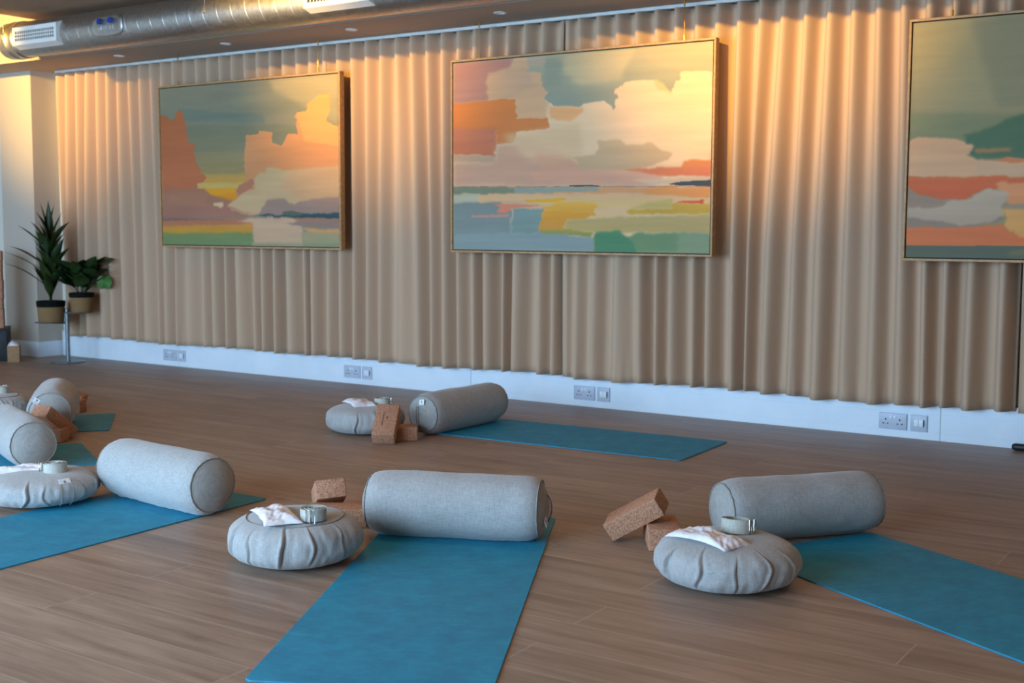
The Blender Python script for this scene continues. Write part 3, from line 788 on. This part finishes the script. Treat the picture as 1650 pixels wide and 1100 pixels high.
def bolster(x, y, ang, Lb, Rb, label, seed, tags=(), zip_cap=None, z=MT, sag=0.0):
    r = empty('bolster', (x, y, z), ang); tag(r, label, 'bolster', 'grey linen bolsters on the mats')
    NA, NL = 128, 72
    def surf(s_, k_):                                              # s in -1..1 along, t around; 0 = up
        t = 2 * PI * k_ / NA
        e = 1 - abs(s_); qq = min(1.0, e / 0.26); prof = 0.865 + 0.135 * (1 - (1 - qq) ** 2.6) ** 0.8
        rr = Rb * prof
        nz_ = mnoise.noise(Vector((s_ * 1.7 + seed * 3.1, math.cos(t) * 0.9, math.sin(t) * 0.9)))
        rr *= 1 + 0.035 * nz_
        n2 = mnoise.noise(Vector((s_ * 5 + seed, math.cos(t) * 3.3, math.sin(t) * 3.3))); rr *= 1 + 0.012 * n2
        # gathers at both seams
        gth = math.exp(-((e) / 0.055) ** 2); rr += gth * 0.0012 * math.sin(t * 40 + 4 * math.sin(3 * t + seed))
        rr -= sag * Rb * math.exp(-((s_ - 0.05) / 0.3) ** 2) * max(0, math.cos(t)) ** 2
        yy = rr * math.sin(t) * 1.0; zz = rr * math.cos(t)
        zz = zz + Rb                                              # rests on z = 0
        fl = 0.008
        if zz < fl: zz = zz * 0.25 + 0.0015
        if zz < 0.0: zz = 0.0
        return (s_ * Lb / 2, yy, max(zz, 0.0005))
    vs = []; fs = []
    S_ = [-1 + 2 * i / NL for i in range(NL + 1)]
    for s_ in S_:
        for k in range(NA): vs.append(surf(s_, k))
    for i in range(NL):
        for k in range(NA): fs.append((i * NA + k, (i + 1) * NA + k, (i + 1) * NA + (k + 1) % NA, i * NA + (k + 1) % NA))
    link_mesh('cover', vs, fs, LINEN, r, True)
    for sd_ in (-1, 1):
        ring = [Vector(surf(sd_, k)) for k in range(NA)]
        cen = sum(ring, Vector()) / NA
        smr = [cen + (ring[k] - cen).normalized() * (sum((ring[(k + q_) % NA] - cen).length for q_ in range(-9, 10)) / 19) for k in range(NA)]
        vs = []; fs = []; steps = [1.0, 0.93, 0.82, 0.66, 0.48, 0.3, 0.12]
        for q in steps:
            bul = 0.030 * (1 - q ** 2.2)
            for k in range(NA):
                p_ = cen + ((ring[k] if q > 0.95 else smr[k]) - cen) * q * 0.995
                bb = bul + 0.002 * mnoise.noise(Vector((p_.y * 20, p_.z * 20, seed)))
                vs.append((p_.x + sd_ * bb, p_.y, p_.z))
        vs.append((cen.x + sd_ * 0.030, cen.y, cen.z)); c0 = len(vs) - 1
        for i in range(len(steps) - 1):
            for k in range(NA):
                f_ = (i * NA + k, i * NA + (k + 1) % NA, (i + 1) * NA + (k + 1) % NA, (i + 1) * NA + k)
                fs.append(f_ if sd_ < 0 else f_[::-1])
        for k in range(NA):
            f_ = ((len(steps) - 1) * NA + k, (len(steps) - 1) * NA + (k + 1) % NA, c0); fs.append(f_ if sd_ < 0 else f_[::-1])
        ep = link_mesh('end_panel', vs, fs, LINEN_CAP, r, True)
        pip = [cen + (v - cen) * 1.005 + Vector((sd_ * 0.001, 0, 0)) for v in ring[::2]]
        MB().tube(pip, 0.0027, 8, closed=True).build('piping', PIPING, r, True)
        if zip_cap == sd_:
            zl = MB()
            for off in (-0.007, 0.007):
                pp = []
                for q in np.linspace(0.42, -0.93, 16):
                    rad = math.hypot(q, off / Rb + 0.12); bul = 0.030 * (1 - rad ** 2.2)
                    pp.append((cen.x + sd_ * (bul + 0.0015), (0.012 + off) , cen.z + q * Rb * 0.93))
                zl.tube(pp, 0.0013, 6)
            zl.build('zip_flap_seam', CREASE, ep)
    for (sd_, yy, zz, tilt, kind) in tags:
        if kind == 'cap':
            rad = math.hypot(yy, zz - Rb) / Rb; bul = 0.030 * (1 - rad ** 2.2) + 0.0035
            M4 = Matrix.Translation((sd_ * (Lb / 2 + bul), yy, zz)) @ Matrix.Rotation(R(90) * sd_, 4, 'Z') @ Matrix.Rotation(tilt, 4, 'Y') @ Matrix.Rotation(R(-12), 4, 'X')
            label_tag(r, M4)
        else:
            M4 = Matrix.Translation((sd_ * (Lb / 2 - 0.004), yy, zz)) @ Matrix.Rotation(R(90) * sd_, 4, 'Z') @ Matrix.Rotation(tilt, 4, 'Y')
            label_tag(r, M4)
    return r

bA = bolster(-2.5192, 3.4093, 0.4081, 0.606, 0.1127, 'grey linen bolster lying across the mat in the centre foreground', 1, tags=[(1, -0.045, 0.078, R(-28), 'cap')])
bC = bolster(-1.5314, 4.1117, 0.8955, 0.593, 0.109, 'grey linen bolster at right, behind the right foreground cushion', 2, sag=0.03)
bB = bolster(-3.9002, 5.3175, 1.5303, 0.618, 0.1094, 'taupe linen bolster nearest the curtain wall, beside the socket', 3, tags=[(-1, -0.012, 0.175, R(-6), 'cap')], zip_cap=-1)
bD = bolster(-3.7485, 3.1607, -0.0843, 0.602, 0.1165, 'pale grey linen bolster on the left blue mat, round end facing right', 4, tags=[(-1, 0.010, 0.210, R(0), 'seam')])
bE = bolster(-5.0425, 3.3984, -0.3767, 0.60, 0.1135, 'grey linen bolster cut off by the left edge, behind the left foreground cushion', 5)
bF = bolster(-5.6913, 4.0615, 2.443, 0.575, 0.119, 'grey linen bolster farthest left, with cork block leaning before its end', 6, tags=[(-1, 0.060, 0.185, R(35), 'cap')])

# carrying loop on the right end of the foreground bolster
lp = MB(); pts_ = []
for k in range(13):
    t = PI * k / 12; pts_.append((0.318 + 0.026 * math.sin(t), -0.012 + 0.010 * math.cos(t), 0.115 + 0.050 * math.cos(t)))
lp.tube(pts_, 0.0028, 8).build('carry_loop', m_speck('mauve_cord', srgb(96, 74, 92), srgb(116, 92, 108), 60, 0.8), bA, True)

# ------------------------------------------------------------------ round pleated cushions
def cushion(x, y, a, h, label, seed, rz=0.0, top_ring=True, npl=11, tag_at=None, z=0.0008):
    r = empty('meditation_cushion', (x, y, z), rz); tag(r, label, 'cushion', 'round pleated grey cushions')
    NA, NP = 720, 48
    rng = random.Random(seed)
    cre = [(k + rng.uniform(-0.16, 0.16)) / npl * 2 * PI for k in range(npl)]
    crv = [rng.uniform(-0.16, 0.16) for _ in cre]; dep = [rng.uniform(0.5, 1.3) for _ in cre]; hcs = [rng.uniform(0.38, 0.62) for _ in cre]; hls = [rng.uniform(0.30, 0.46) for _ in cre]
    def P(i, k):
        ph = -PI / 2 + PI * i / NP; t = 2 * PI * k / NA
        c_ = abs(math.cos(ph)); s_ = math.sin(ph)
        rr = a * c_ ** 0.55; zz = h / 2 + h / 2 * math.copysign(abs(s_) ** 0.80, s_)
        # flatter top panel with a gentle dome
        band = max(0.0, min(1.0, (rr / a - 0.62) / 0.14))
        band *= 1.0
        off = 0.0
        hz = zz / h
        for c0, cv, dp, hc_, hl_ in zip(cre, crv, dep, hcs, hls):
            dp = dp * math.exp(-((hz - hc_) / hl_) ** 4)
            tc_ = c0 + cv * math.sin(hz * PI) + cv * 0.9 * (hz - 0.5) + 0.02 * math.sin(hz * 9 + c0 * 5)
            dlt = (t - tc_ + PI) % (2 * PI) - PI
            if abs(dlt) < 0.45:
                w_ = math.exp(-dlt / 0.045) if dlt > 0 else math.exp(dlt / 0.008)
                off -= 0.0125 * dp * w_
                off += 0.0045 * dp * math.exp(-((dlt + 0.04) / 0.03) ** 2) - 0.004 * dp * math.exp(-((dlt - 0.14) / 0.07) ** 2)
        nz_ = mnoise.noise(Vector((math.cos(t) * 2.1 + seed, math.sin(t) * 2.1, zz * 9)))
        n3 = mnoise.noise(Vector((math.cos(t) * 9 + seed, math.sin(t) * 9, zz * 26)))
        side = band * min(1.0, 1.6 * math.sin(PI * min(1, max(0, hz))) + 0.15)
        rr = rr + off * side + a * 0.03 * nz_ * side + 0.0035 * n3 * side
        if hz > 0.6: zz += off * 0.35 * band * (1 - side) + 0.004 * mnoise.noise(Vector((math.cos(t) * rr * 9, math.sin(t) * rr * 9, seed * 2)))
        return (max(rr, 0.0004) * math.cos(t), max(rr, 0.0004) * math.sin(t), max(zz, 0))
    vs = [P(i, k) for i in range(NP + 1) for k in range(NA)]; fs = []
    for i in range(NP):
        for k in range(NA): fs.append((i * NA + k, i * NA + (k + 1) % NA, (i + 1) * NA + (k + 1) % NA, (i + 1) * NA + k))
    link_mesh('cover', vs, fs, LINEN, r, True)
    if top_ring:
        ring = []
        # find the row whose radius is ~0.64 a on the top side
        for k in range(0, NA, 8):
            i = max((j for j in range(NP // 2, NP + 1) if math.hypot(*P(j, 0)[:2]) > 0.70 * a), default=NP - 5)
            p0 = Vector(P(i, k)); ring.append(p0 + Vector((0, 0, 0.0008)))
        MB().tube(ring, 0.0024, 8, closed=True).build('piping', PIPING, r, True)
    if tag_at:
        th, hz = tag_at
        M4 = Matrix.Translation((math.cos(th) * a * 0.90, math.sin(th) * a * 0.90, h * hz)) @ Matrix.Rotation(th + R(90), 4, 'Z') @ Matrix.Rotation(R(-42), 4, 'X')
        label_tag(r, M4, 0.046, 0.036)
        st = MB()
        for off in (-0.024, 0.024):
            pp = []
            for q in np.linspace(0.80, 0.10, 12):
                i = int(NP / 2 + (2 * q - 1) * NP / 2 * 0.85); aa = a * (1 - abs(2 * q - 1) ** 2.4 * 0.22) * 1.004
                pp.append((math.cos(th + off / a) * aa, math.sin(th + off / a) * aa, h * q))
            st.tube(pp, 0.0012, 6)
        st.build('side_seam', PIPING, r)
    return r
cushion(-2.7793, 2.8777, 0.2187, 0.156, 'round pleated grey cushion in the centre foreground, left of the central mat', 21, rz=0.1, npl=11)
cushion(-1.507, 3.448, 0.2206, 0.1466, 'round pleated grey cushion at right foreground, white pillow and loose strap on it', 22, rz=0.35, npl=13, top_ring=False)
cushion(-4.2450, 4.935, 0.2098, 0.1463, 'round pleated grey cushion nearest the curtain wall, left of the taupe bolster', 23, rz=1.0, npl=12, top_ring=False)
cushion(-4.1982, 2.9202, 0.224, 0.1225, 'round pleated grey cushion at left foreground with label tag on its side', 24, rz=0.6, npl=12, top_ring=False, tag_at=(R(-8) - 0.6, 0.83), z=0.0048)
cushion(-6.2471, 4.0414, 0.2143, 0.1435, 'round grey cushion half cut off by the left edge, beyond the other cushions', 25, rz=0.2, npl=12)

# ------------------------------------------------------------------ eye pillows and straps on the cushions
def eye_pillow(cx, cy, z, ang, w, d_, label, seed, bend=0.0, tilt=(0, 0)):
    r = empty('eye_pillow', (cx, cy, z), 0, rot=(tilt[0], tilt[1], ang)); tag(r, label, 'eye pillow', 'small white satin eye pillows')
    NX, NY = 64, 32; vs = []; fs = []
    for sgn in (1, -1):
        for j in range(NY + 1):
            for i in range(NX + 1):
                u = -1 + 2 * i / NX; v = -1 + 2 * j / NY
                e = ((1 - u ** 4) * (1 - v ** 4)) ** 0.5
                px = u * w / 2 * (1 - 0.05 * (1 - v * v) * 0 - 0.05 * abs(v) ** 2 * 0 + 0.03 * mnoise.noise(Vector((v * 3, seed, 1)))) * (1 - 0.04 * (1 - abs(v)))
                py = v * d_ / 2 * (1 + 0.06 * mnoise.noise(Vector((u * 2.5, seed, 5)))) * (1 - 0.10 * (1 - u * u))
                th = 0.026 * e * (0.75 + 0.5 * mnoise.noise(Vector((u * 1.8 + seed, v * 1.4, 2))) )
                wr = 0.0034 * e ** 0.3 * (mnoise.noise(Vector((u * 9 + v * 4, v * 2.2 - u * 3, seed))) + 0.6 * math.sin(u * 26 + v * 6 + seed) * abs(u) ** 4)
                zz = (0.013 + (th * 0.85 + wr) * (1 if sgn > 0 else 0) - (0.006 * e if sgn < 0 else 0)) + bend * (1 - u * u) - bend
                vs.append((px, py, zz))
        base = 0 if sgn > 0 else (NX + 1) * (NY + 1)
        for j in range(NY):
            for i in range(NX):
                a = base + j * (NX + 1) + i; q = (a, a + 1, a + NX + 2, a + NX + 1)
                fs.append(q if sgn > 0 else q[::-1])
    me_o = link_mesh('pillow', vs, fs, SATIN, r, True)
    rim = []
    for i in range(NX + 1): rim.append(vs[i])
    for j in range(1, NY + 1): rim.append(vs[j * (NX + 1) + NX])
    for i in range(NX - 1, -1, -1): rim.append(vs[NY * (NX + 1) + i])
    for j in range(NY - 1, 0, -1): rim.append(vs[j * (NX + 1)])
    MB().tube(rim, 0.0013, 6, closed=True).build('seam_edge', SATIN, r, True)
    return r
eye_pillow(-2.795, 2.806, 0.150, -0.58, 0.235, 0.120, 'crinkled white satin eye pillow on the centre foreground cushion', 3.0, 0.006)
eye_pillow(-1.535, 3.365, 0.143, -0.26, 0.235, 0.120, 'crinkled white satin eye pillow on the right foreground cushion', 7.0, 0.010)
eye_pillow(-4.285, 4.935, 0.139, -0.55, 0.220, 0.125, 'white eye pillow on the cushion nearest the curtain wall', 11.0, 0.006)
eye_pillow(-4.270, 2.900, 0.113, 1.05, 0.235, 0.105, 'white eye pillow on the left foreground cushion, beside the strap', 15.0, 0.003)

def strap_roll(x, y, z, rz, label, r0=0.012, r1=0.043, turns=6, h=0.038, sx=1.0, open_=False, buckle_ang=-1.2, tilt=(0, 0), group='coiled cotton yoga straps'):
    r = empty('yoga_strap', (x, y, z), 0, rot=(tilt[0], tilt[1], rz)); tag(r, label, 'yoga strap', group)
    n = int(turns * 48); th = 0.0011; vs = []; fs = []
    for i in range(n + 1):
        t = 2 * PI * turns * i / n; q = i / n
        rad = r0 + (r1 - r0) * q
        rad_x = rad * sx
        dz = 0.0012 * math.sin(t * 0.37 + 1)
        for (dr_, zz) in ((-th, 0), (th, 0), (th, h), (-th, h)):
            vs.append(((rad_x + dr_) * math.cos(t + buckle_ang), (rad + dr_) * math.sin(t + buckle_ang), zz + dz))
    for i in range(n):
        for k in range(4): fs.append((i * 4 + k, i * 4 + (k + 1) % 4, (i + 1) * 4 + (k + 1) % 4, (i + 1) * 4 + k))
    fs += [(0, 1, 2, 3), (n * 4 + 3, n * 4 + 2, n * 4 + 1, n * 4)]
    link_mesh('webbing', vs, fs, WEB, r, False)
    bx = (r1 + 0.003) * sx * math.cos(buckle_ang); by = (r1 + 0.003) * math.sin(buckle_ang)
    for k, off in enumerate((-0.0085, 0.0085)):
        T = Matrix.Translation((bx, by, h / 2)) @ Matrix.Rotation(buckle_ang + off * 12, 4, 'Z') @ Matrix.Translation((0.001 + k * 0.004, off, 0))
        hh = h / 2 + 0.004; w = 0.0062
        pts = [(0, -w, -hh), (0, w * 0.3, -hh), (0, w, -hh + 0.004), (0, w, hh - 0.004), (0, w * 0.3, hh), (0, -w, hh)]
        b = MB().tube(pts, 0.0013, 8, closed=True, T=T).build('metal_ring', NICKEL, r, True)
    return r
strap_roll(-2.672, 2.852, 0.1555, 0.0, 'tightly coiled pale strap with metal rings on the centre foreground cushion', buckle_ang=-1.05, r0=0.004, turns=9, h=0.037)
strap_roll(-1.500, 3.505, 0.147, 0.6, 'loosely coiled pale strap with buckle on the right foreground cushion', r0=0.036, r1=0.050, turns=3, h=0.042, sx=1.0, buckle_ang=-0.75, tilt=(-0.10, 0.06))
strap_roll(-4.190, 5.010, 0.1420, 0.3, 'coiled pale strap on the cushion nearest the curtain wall', r0=0.016, r1=0.044, turns=4, h=0.034, buckle_ang=0.3, tilt=(0, 0.05))
strap_roll(-4.135, 2.945, 0.1215, 0.0, 'coiled pale strap with shiny buckle on the left foreground cushion', r0=0.012, r1=0.048, turns=5, h=0.040, buckle_ang=-2.45)
strap_roll(-6.222, 4.100, 0.1430, 0.0, 'coiled strap on the cushion cut off by the left edge', r0=0.012, r1=0.040, turns=5, h=0.036, buckle_ang=2.0)

# ------------------------------------------------------------------ cork blocks
def cork_block(loc, rv, label, dims=(0.22, 0.115, 0.07), group='cork yoga blocks', mark=None, name='cork_block'):
    if isinstance(rv, Matrix): rotq = rv
    else:
        v = Vector(rv); rotq = Matrix.Rotation(v.length, 4, v.normalized()) if v.length > 1e-6 else Matrix()
    m_ = MB().box(-dims[0] / 2, dims[0] / 2, -dims[1] / 2, dims[1] / 2, -dims[2] / 2, dims[2] / 2, 0.004)
    o = m_.build(name, CORK, None, 'auto'); o.matrix_world = Matrix.Translation(loc) @ rotq
    tag(o, label, 'yoga block', group)
    return o
cork_block((-1.9728, 3.7300, 0.0950), (0.2424, -0.5159, 0.2703), 'upper cork block at right, tilted with one end on the floor', (0.214, 0.115, 0.068))
cork_block((-1.8820, 3.7520, 0.0385), (0, 0, 0.571), 'lower cork block at right, flat under the tilted one, behind the right cushion', (0.112, 0.216, 0.076))
cork_block((-3.1200, 3.4120, 0.0800), (-0.3475, -0.2307, 0.8289), 'tilted cork block behind the centre foreground cushion, resting on another', (0.1111, 0.2199, 0.0716))
cork_block((-2.983, 3.318, 0.0352), (0, 0, 0.607), 'flat cork block between the centre cushion and the centre bolster', (0.22, 0.115, 0.07))
k5 = cork_block((-3.9478, 4.7524, 0.0930), (-0.945, -0.2337, 0.4998), 'cork block leaning upright before the far cushion, dark markings on its face', (0.115, 0.068, 0.222))
e = MB(); e.box(-0.016, -0.012, -0.0348, -0.0338, -0.045, 0.045); e.lathe([(0.005, -0.0004), (0.005, 0.0004)], 14, Matrix.Translation((0.006, -0.0342, 0.012)) @ Matrix.Rotation(R(90), 4, 'X'))
e.build('engraved_mark', CORKCUT, k5)
cork_block((-3.957, 4.842, 0.0355), (0, 0, 0.67), 'flat cork block beside the leaning one, before the taupe bolster', (0.22, 0.110, 0.07))
cork_block((-5.3620, 3.8250, 0.0955), (-0.538, 0.5235, 1.6104), 'tilted cork block before the round end of the farthest left bolster', (0.219, 0.113, 0.064))
cork_block((-5.372, 3.770, 0.0352), (0, 0, 0.59), 'flat cork block tucked beneath the tilted one, by the cut-off left bolster', (0.22, 0.115, 0.066))
e1 = Vector((-0.70, -0.47, 0.30)).normalized(); e2 = Vector((0.56, -0.83, 0)).normalized(); e3 = e1.cross(e2)
if e3.z < 0: e2 = -e2; e3 = -e3
K9M = Matrix((e1, e2, e3)).transposed().to_4x4()
cork_block(Vector((-6.215, 4.63, 0.002)) + e1 * 0.11 + e3 * 0.035, K9M, 'tilted cork block poking out behind the farthest left bolster', (0.22, 0.115, 0.07))
cork_block((-6.128, 4.455, 0.0352), (0, 0, 0.59), 'flat cork block on the floor behind the farthest left bolster', (0.20, 0.115, 0.07))

# ------------------------------------------------------------------ plant stand and plants
st = empty('plant_stand', (-8.352, 6.105, 0), 0); tag(st, 'grey metal plant stand with two shelves and round base by the curtain', 'plant stand')
MB().lathe([(0.002, 0), (0.128, 0), (0.132, 0.003), (0.130, 0.008), (0.02, 0.011), (0.002, 0.011)], 48).build('base', STAND, st, 'auto')
MB().tube([(0, 0, 0.008), (0, 0, 0.425), (0, 0, 0.430)], [0.0165, 0.0165, 0.012], 20).build('pole', STAND, st, 'auto')
s1 = Vector((-0.118, -0.075, 0.318)); s2 = Vector((0.082, 0.045, 0.400))
for c in (s1, s2):
    sh = MB().lathe([(0.002, -0.004), (0.112, -0.004), (0.114, 0), (0.112, 0.004), (0.002, 0.004)], 40, Matrix.Translation(c)).build('shelf', STAND, st, 'auto')
    MB().tube([(0, 0, c.z - 0.007), (c.x * 0.9, c.y * 0.9, c.z - 0.007)], 0.006, 8).build('shelf_arm', STAND, sh, 'auto')

def pot(r, rb, rt, h, lip):
    MB().lathe([(0.002, 0), (rb * 0.96, 0), (rb, 0.006), (rt, h - lip), (rt - 0.004, h - lip), (rb - 0.01, 0.02), (0.002, 0.02)], 48).build('woven_pot', BASK, r, 'auto')
    MB().lathe([(rt - 0.0035, h - lip - 0.01), (rt + 0.003, h - lip), (rt + 0.005, h), (rt - 0.002, h + 0.002), (rt - 0.006, h - lip)], 48).build('pot_liner', LINER, r, 'auto')
    MB().lathe([(0.002, h - 0.022), (rt - 0.006, h - 0.024)], 32, cap=False).build('soil', SOIL, r)

def leaf(mb, base, az, length, width, lean, droop, seed, broad=False, twist=0.0, fold=0.25):
    """lanceolate (or broad) leaf, arching: az = compass direction, lean = start angle from vertical"""
    n = 14; pts = []; p = Vector(base); ang = lean; dl = length / n
    d_h = Vector((math.cos(az), math.sin(az), 0)); side0 = Vector((-math.sin(az), math.cos(az), 0))
    vs = []; fs = []
    for i in range(n + 1):
        t = i / n
        dirv = d_h * math.sin(ang) + Vector((0, 0, 1)) * math.cos(ang)
        nrm = d_h * -math.cos(ang) + Vector((0, 0, 1)) * math.sin(ang)
        if broad: w = width * (max(0.0, math.sin(PI * min(1, max(0, (t - 0.34) / 0.66)) ** 0.62))) ** 0.9 if t > 0.34 else width * 0.03
        else: w = width * (0.14 + 0.86 * math.sin(PI * min(1, t ** 0.75)) ) * (1 - t ** 6)
        if i == n: w = 0.0004
        tw = twist * t; sd = side0 * math.cos(tw) + nrm * math.sin(tw); nn_ = nrm * math.cos(tw) - side0 * math.sin(tw)
        wob = 0.06 * math.sin(t * 9 + seed)
        for s_ in (-1, -0.5, 0, 0.5, 1):
            vs.append(p + sd * (s_ * w / 2) + nn_ * (abs(s_) * w * (fold + wob)))
        p = p + dirv * dl; ang += droop / n * (0.4 + 1.2 * t)
    for i in range(n):
        for k in range(4): fs.append((i * 5 + k, i * 5 + k + 1, (i + 1) * 5 + k + 1, (i + 1) * 5 + k))
    mb.add(vs, fs)

def img_az(dx):                       # azimuth that leans left (dx<0) or right (dx>0) as seen from the camera side
    return math.atan2(0.5567 * dx, 0.8307 * dx)
AL = math.atan2(-0.81, -0.59); AR = math.atan2(0.81, 0.59); AT = math.atan2(-0.59, 0.81)   # left, right, towards camera
pa = Vector((-8.352, 6.105, 0)) + s1 + Vector((0.012, 0.006, 0.0045))
t1 = empty('potted_plant', pa); tag(t1, 'tall sword-leaved plant in a woven pot on the lower left shelf', 'potted plant')
pot(t1, 0.096, 0.106, 0.165, 0.040)
rng = random.Random(4); fo = MB(); zt = 0.15
fo.tube([(0, 0, zt - 0.02), (0.006, 0, zt + 0.22), (0.0, 0.0, zt + 0.44)], [0.011, 0.009, 0.006], 8)
sides = [AL, AR, AT, AR + 0.5, AL - 0.5, AT + 0.8, AT - 0.8, AL + 0.4, AR - 0.4]
for k in range(28):                                     # leaves set all the way up the cane
    q = k / 27; az = sides[k % 9] + rng.uniform(-.3, .3)
    leaf(fo, (0.006 * math.cos(az), 0.006 * math.sin(az), zt + 0.02 + 0.40 * q), az, rng.uniform(.25, .36) * (1 - 0.1 * q), rng.uniform(.060, .092), rng.uniform(.12, .55) * (1 - 0.2 * q), rng.uniform(.10, .55), k, twist=rng.uniform(-1.0, 1.0))
for k, (az, zb, ln, wd, le, dr) in enumerate([(AL, .40, .32, .052, .72, .30), (AL, .26, .36, .045, .85, .45), (AL, .22, .40, .030, .95, .35), (AL, .10, .42, .024, .80, .60), (AR, .44, .30, .040, .32, .1), (AT, .46, .36, .066, .05, .05), (AL, .46, .34, .060, .14, .10), (AR, .46, .33, .050, .12, .08), (AR, .02, .30, .06, .35, .3), (AL, .02, .30, .06, .35, .3)]):
    leaf(fo, (0, 0, zt + zb), az + rng.uniform(-.15, .15), ln, wd, le, dr, k + 50, twist=rng.uniform(-.7, .7))
fo.build('foliage', LEAF1, t1, True)

pb = Vector((-8.352, 6.105, 0)) + s2 + Vector((0.030, 0.012, 0.0045))
t2 = empty('potted_plant', pb); tag(t2, 'bushy broad-leaved plant in a woven pot on the upper right shelf', 'potted plant')
pot(t2, 0.078, 0.092, 0.150, 0.030)
fo = MB(); rng = random.Random(9); zt = 0.135; AR2 = 0.28
for k in range(44):
    az = (AR2, AL, AT, AL - 0.5)[k % 4] + rng.uniform(-.5, .5)
    leaf(fo, (0.02 * math.cos(az), 0.02 * math.sin(az), zt), az, rng.uniform(.20, .38), rng.uniform(.09, .13), rng.uniform(.02, .50), rng.uniform(.7, 1.5), k, broad=True, twist=rng.uniform(-.9, .9), fold=0.10)
for az, ln, wd, le, dr, br_f in ((AR2 + .2, .44, .13, .12, 1.9, True), (AR2, .42, .12, .22, 1.7, True), (AL, .40, .12, .15, 1.5, True), (AT, .38, .13, .1, 1.6, True), (AR2, .44, .030, .80, .8, False), (AR2 - .2, .50, .024, .9, .9, False), (AR2 + .1, .40, .045, .6, .8, False), (AL, .36, .03, .8, .6, False)):
    leaf(fo, (0.02 * math.cos(az), 0.02 * math.sin(az), zt), az, ln, wd, le, dr, 3, broad=br_f, fold=0.1, twist=0.5 if br_f else 0)
fo.build('foliage', LEAF2, t2, True)
yl = MB()
# one pale heart-shaped leaf facing the camera at the right
T = Matrix.Translation((0.215, 0.055, 0.240)) @ Matrix.Rotation(R(50), 4, 'Z') @ Matrix.Rotation(R(80), 4, 'X')
n = 28; vs = [(0, 0.0, 0.004)]
for k in range(n):
    t = 2 * PI * k / n; rr_ = 0.062 * (1 - 0.18 * math.sin(t) ** 3) * (1 - 0.35 * max(0, math.cos(t + PI / 2)) ** 8)
    vs.append((rr_ * math.cos(t) * 0.9, rr_ * math.sin(t) * 1.05, 0.006 * math.cos(3 * t)))
yl.add(vs, [(0, k + 1, (k + 1) % n + 1) for k in range(n)], T)
yl.tube([(0.01, 0, zt), (0.10, 0.02, 0.21), (0.205, 0.050, 0.200)], 0.002, 6)
yo = yl.build('pale_leaf', LEAF3, t2, True); yo['label'] = 'bright green round leaf'

# ------------------------------------------------------------------ things at the left edge: box, stacked blocks, small carton
BR = R(50)
cr = empty('storage_box', (-8.783, 5.852, 0), BR); tag(cr, 'black storage box on the floor at the left edge, under the stacked blocks', 'storage box')
MB().box(-0.40, 0, 0.005, 0.30, 0.0005, 0.250, 0.004).build('box_body', BLACK, cr, 'auto')
MB().box(-0.405, 0.004, 0, 0.305, 0.248, 0.263, 0.003).build('lid', BLACK, cr, 'auto')
order = ['lowest', 'second', 'third', 'fourth', 'fifth', 'sixth', 'seventh', 'topmost']
sc_ = Matrix.Translation((-8.783, 5.852, 0)) @ Matrix.Rotation(BR, 4, 'Z') @ Vector((-0.133, 0.085, 0))
for k in range(8):
    o = cork_block((sc_.x + 0.002 * math.sin(k * 2.1), sc_.y + 0.002 * math.cos(k * 1.7), 0.2642 + 0.0385 + k * 0.0772), (0, 0, BR),
        '%s cork block%s in the stack on the black box at the left edge' % (order[k], '' if k in (0, 7) else ' up'), (0.22, 0.115, 0.0765), group='cork blocks stacked on the black box')
ct = empty('cardboard_carton', (-8.676, 5.835, 0), BR); tag(ct, 'small brown carton on the floor beside the black box', 'carton')
MB().box(-0.045, 0.045, 0.0, 0.10, 0.0005, 0.130, 0.002).build('carton_body', CARD, ct, 'auto')
NX = 20; vs = []
for j in range(NX + 1):
    for i in range(NX + 1):
        u, v = i / NX, j / NX; e_ = (math.sin(PI * u) * math.sin(PI * v)) ** 0.5
        vs.append((-0.042 + 0.080 * u, 0.006 + 0.088 * v, 0.1315 + 0.040 * e_ * (0.6 + 0.6 * mnoise.noise(Vector((u * 4, v * 4, 3))))))
fs = [(j * (NX + 1) + i, j * (NX + 1) + i + 1, (j + 1) * (NX + 1) + i + 1, (j + 1) * (NX + 1) + i) for j in range(NX) for i in range(NX)]
vs_b = [(v[0], v[1], 0.1308) for v in vs]; off = len(vs); vs += vs_b; fs += [tuple(q + off for q in f_)[::-1] for f_ in fs]
co = link_mesh('folded_cloth', vs, fs, SATIN, None, True); co.location = (-8.676, 5.835, 0); co.rotation_euler = (0, 0, BR); tag(co, 'crumpled white cloth lying on top of the small brown carton', 'cloth')

# black rounded bar on the floor at the far right
br_ = MB().tube([(-1.272, 6.355, 0.019), (-1.268, 6.355, 0.019), (-1.255, 6.355, 0.019), (-0.7, 6.352, 0.019), (-0.687, 6.352, 0.019), (-0.683, 6.352, 0.019)], [0.008, 0.014, 0.018, 0.018, 0.014, 0.008], 20).build('black_bar', BLACK, None, 'auto')
tag(br_, 'black rounded bar on the floor at the right edge, against the trunking', 'bar')

# windows behind the camera: frames with one pane opening each
for i, (a, b) in enumerate(WIN):
    w_ = MB()
    for (x0, x1, z0, z1) in ((a, b, WZ0, WZ0 + 0.05), (a, b, WZ1 - 0.05, WZ1), (a, a + 0.05, WZ0, WZ1), (b - 0.05, b, WZ0, WZ1), ((a + b) / 2 - 0.02, (a + b) / 2 + 0.02, WZ0, WZ1)):
        w_.box(x0, x1, YF - 0.07, YF - 0.03, z0, z1)
    struct(w_.build('window_%d' % (i + 1), DARK))
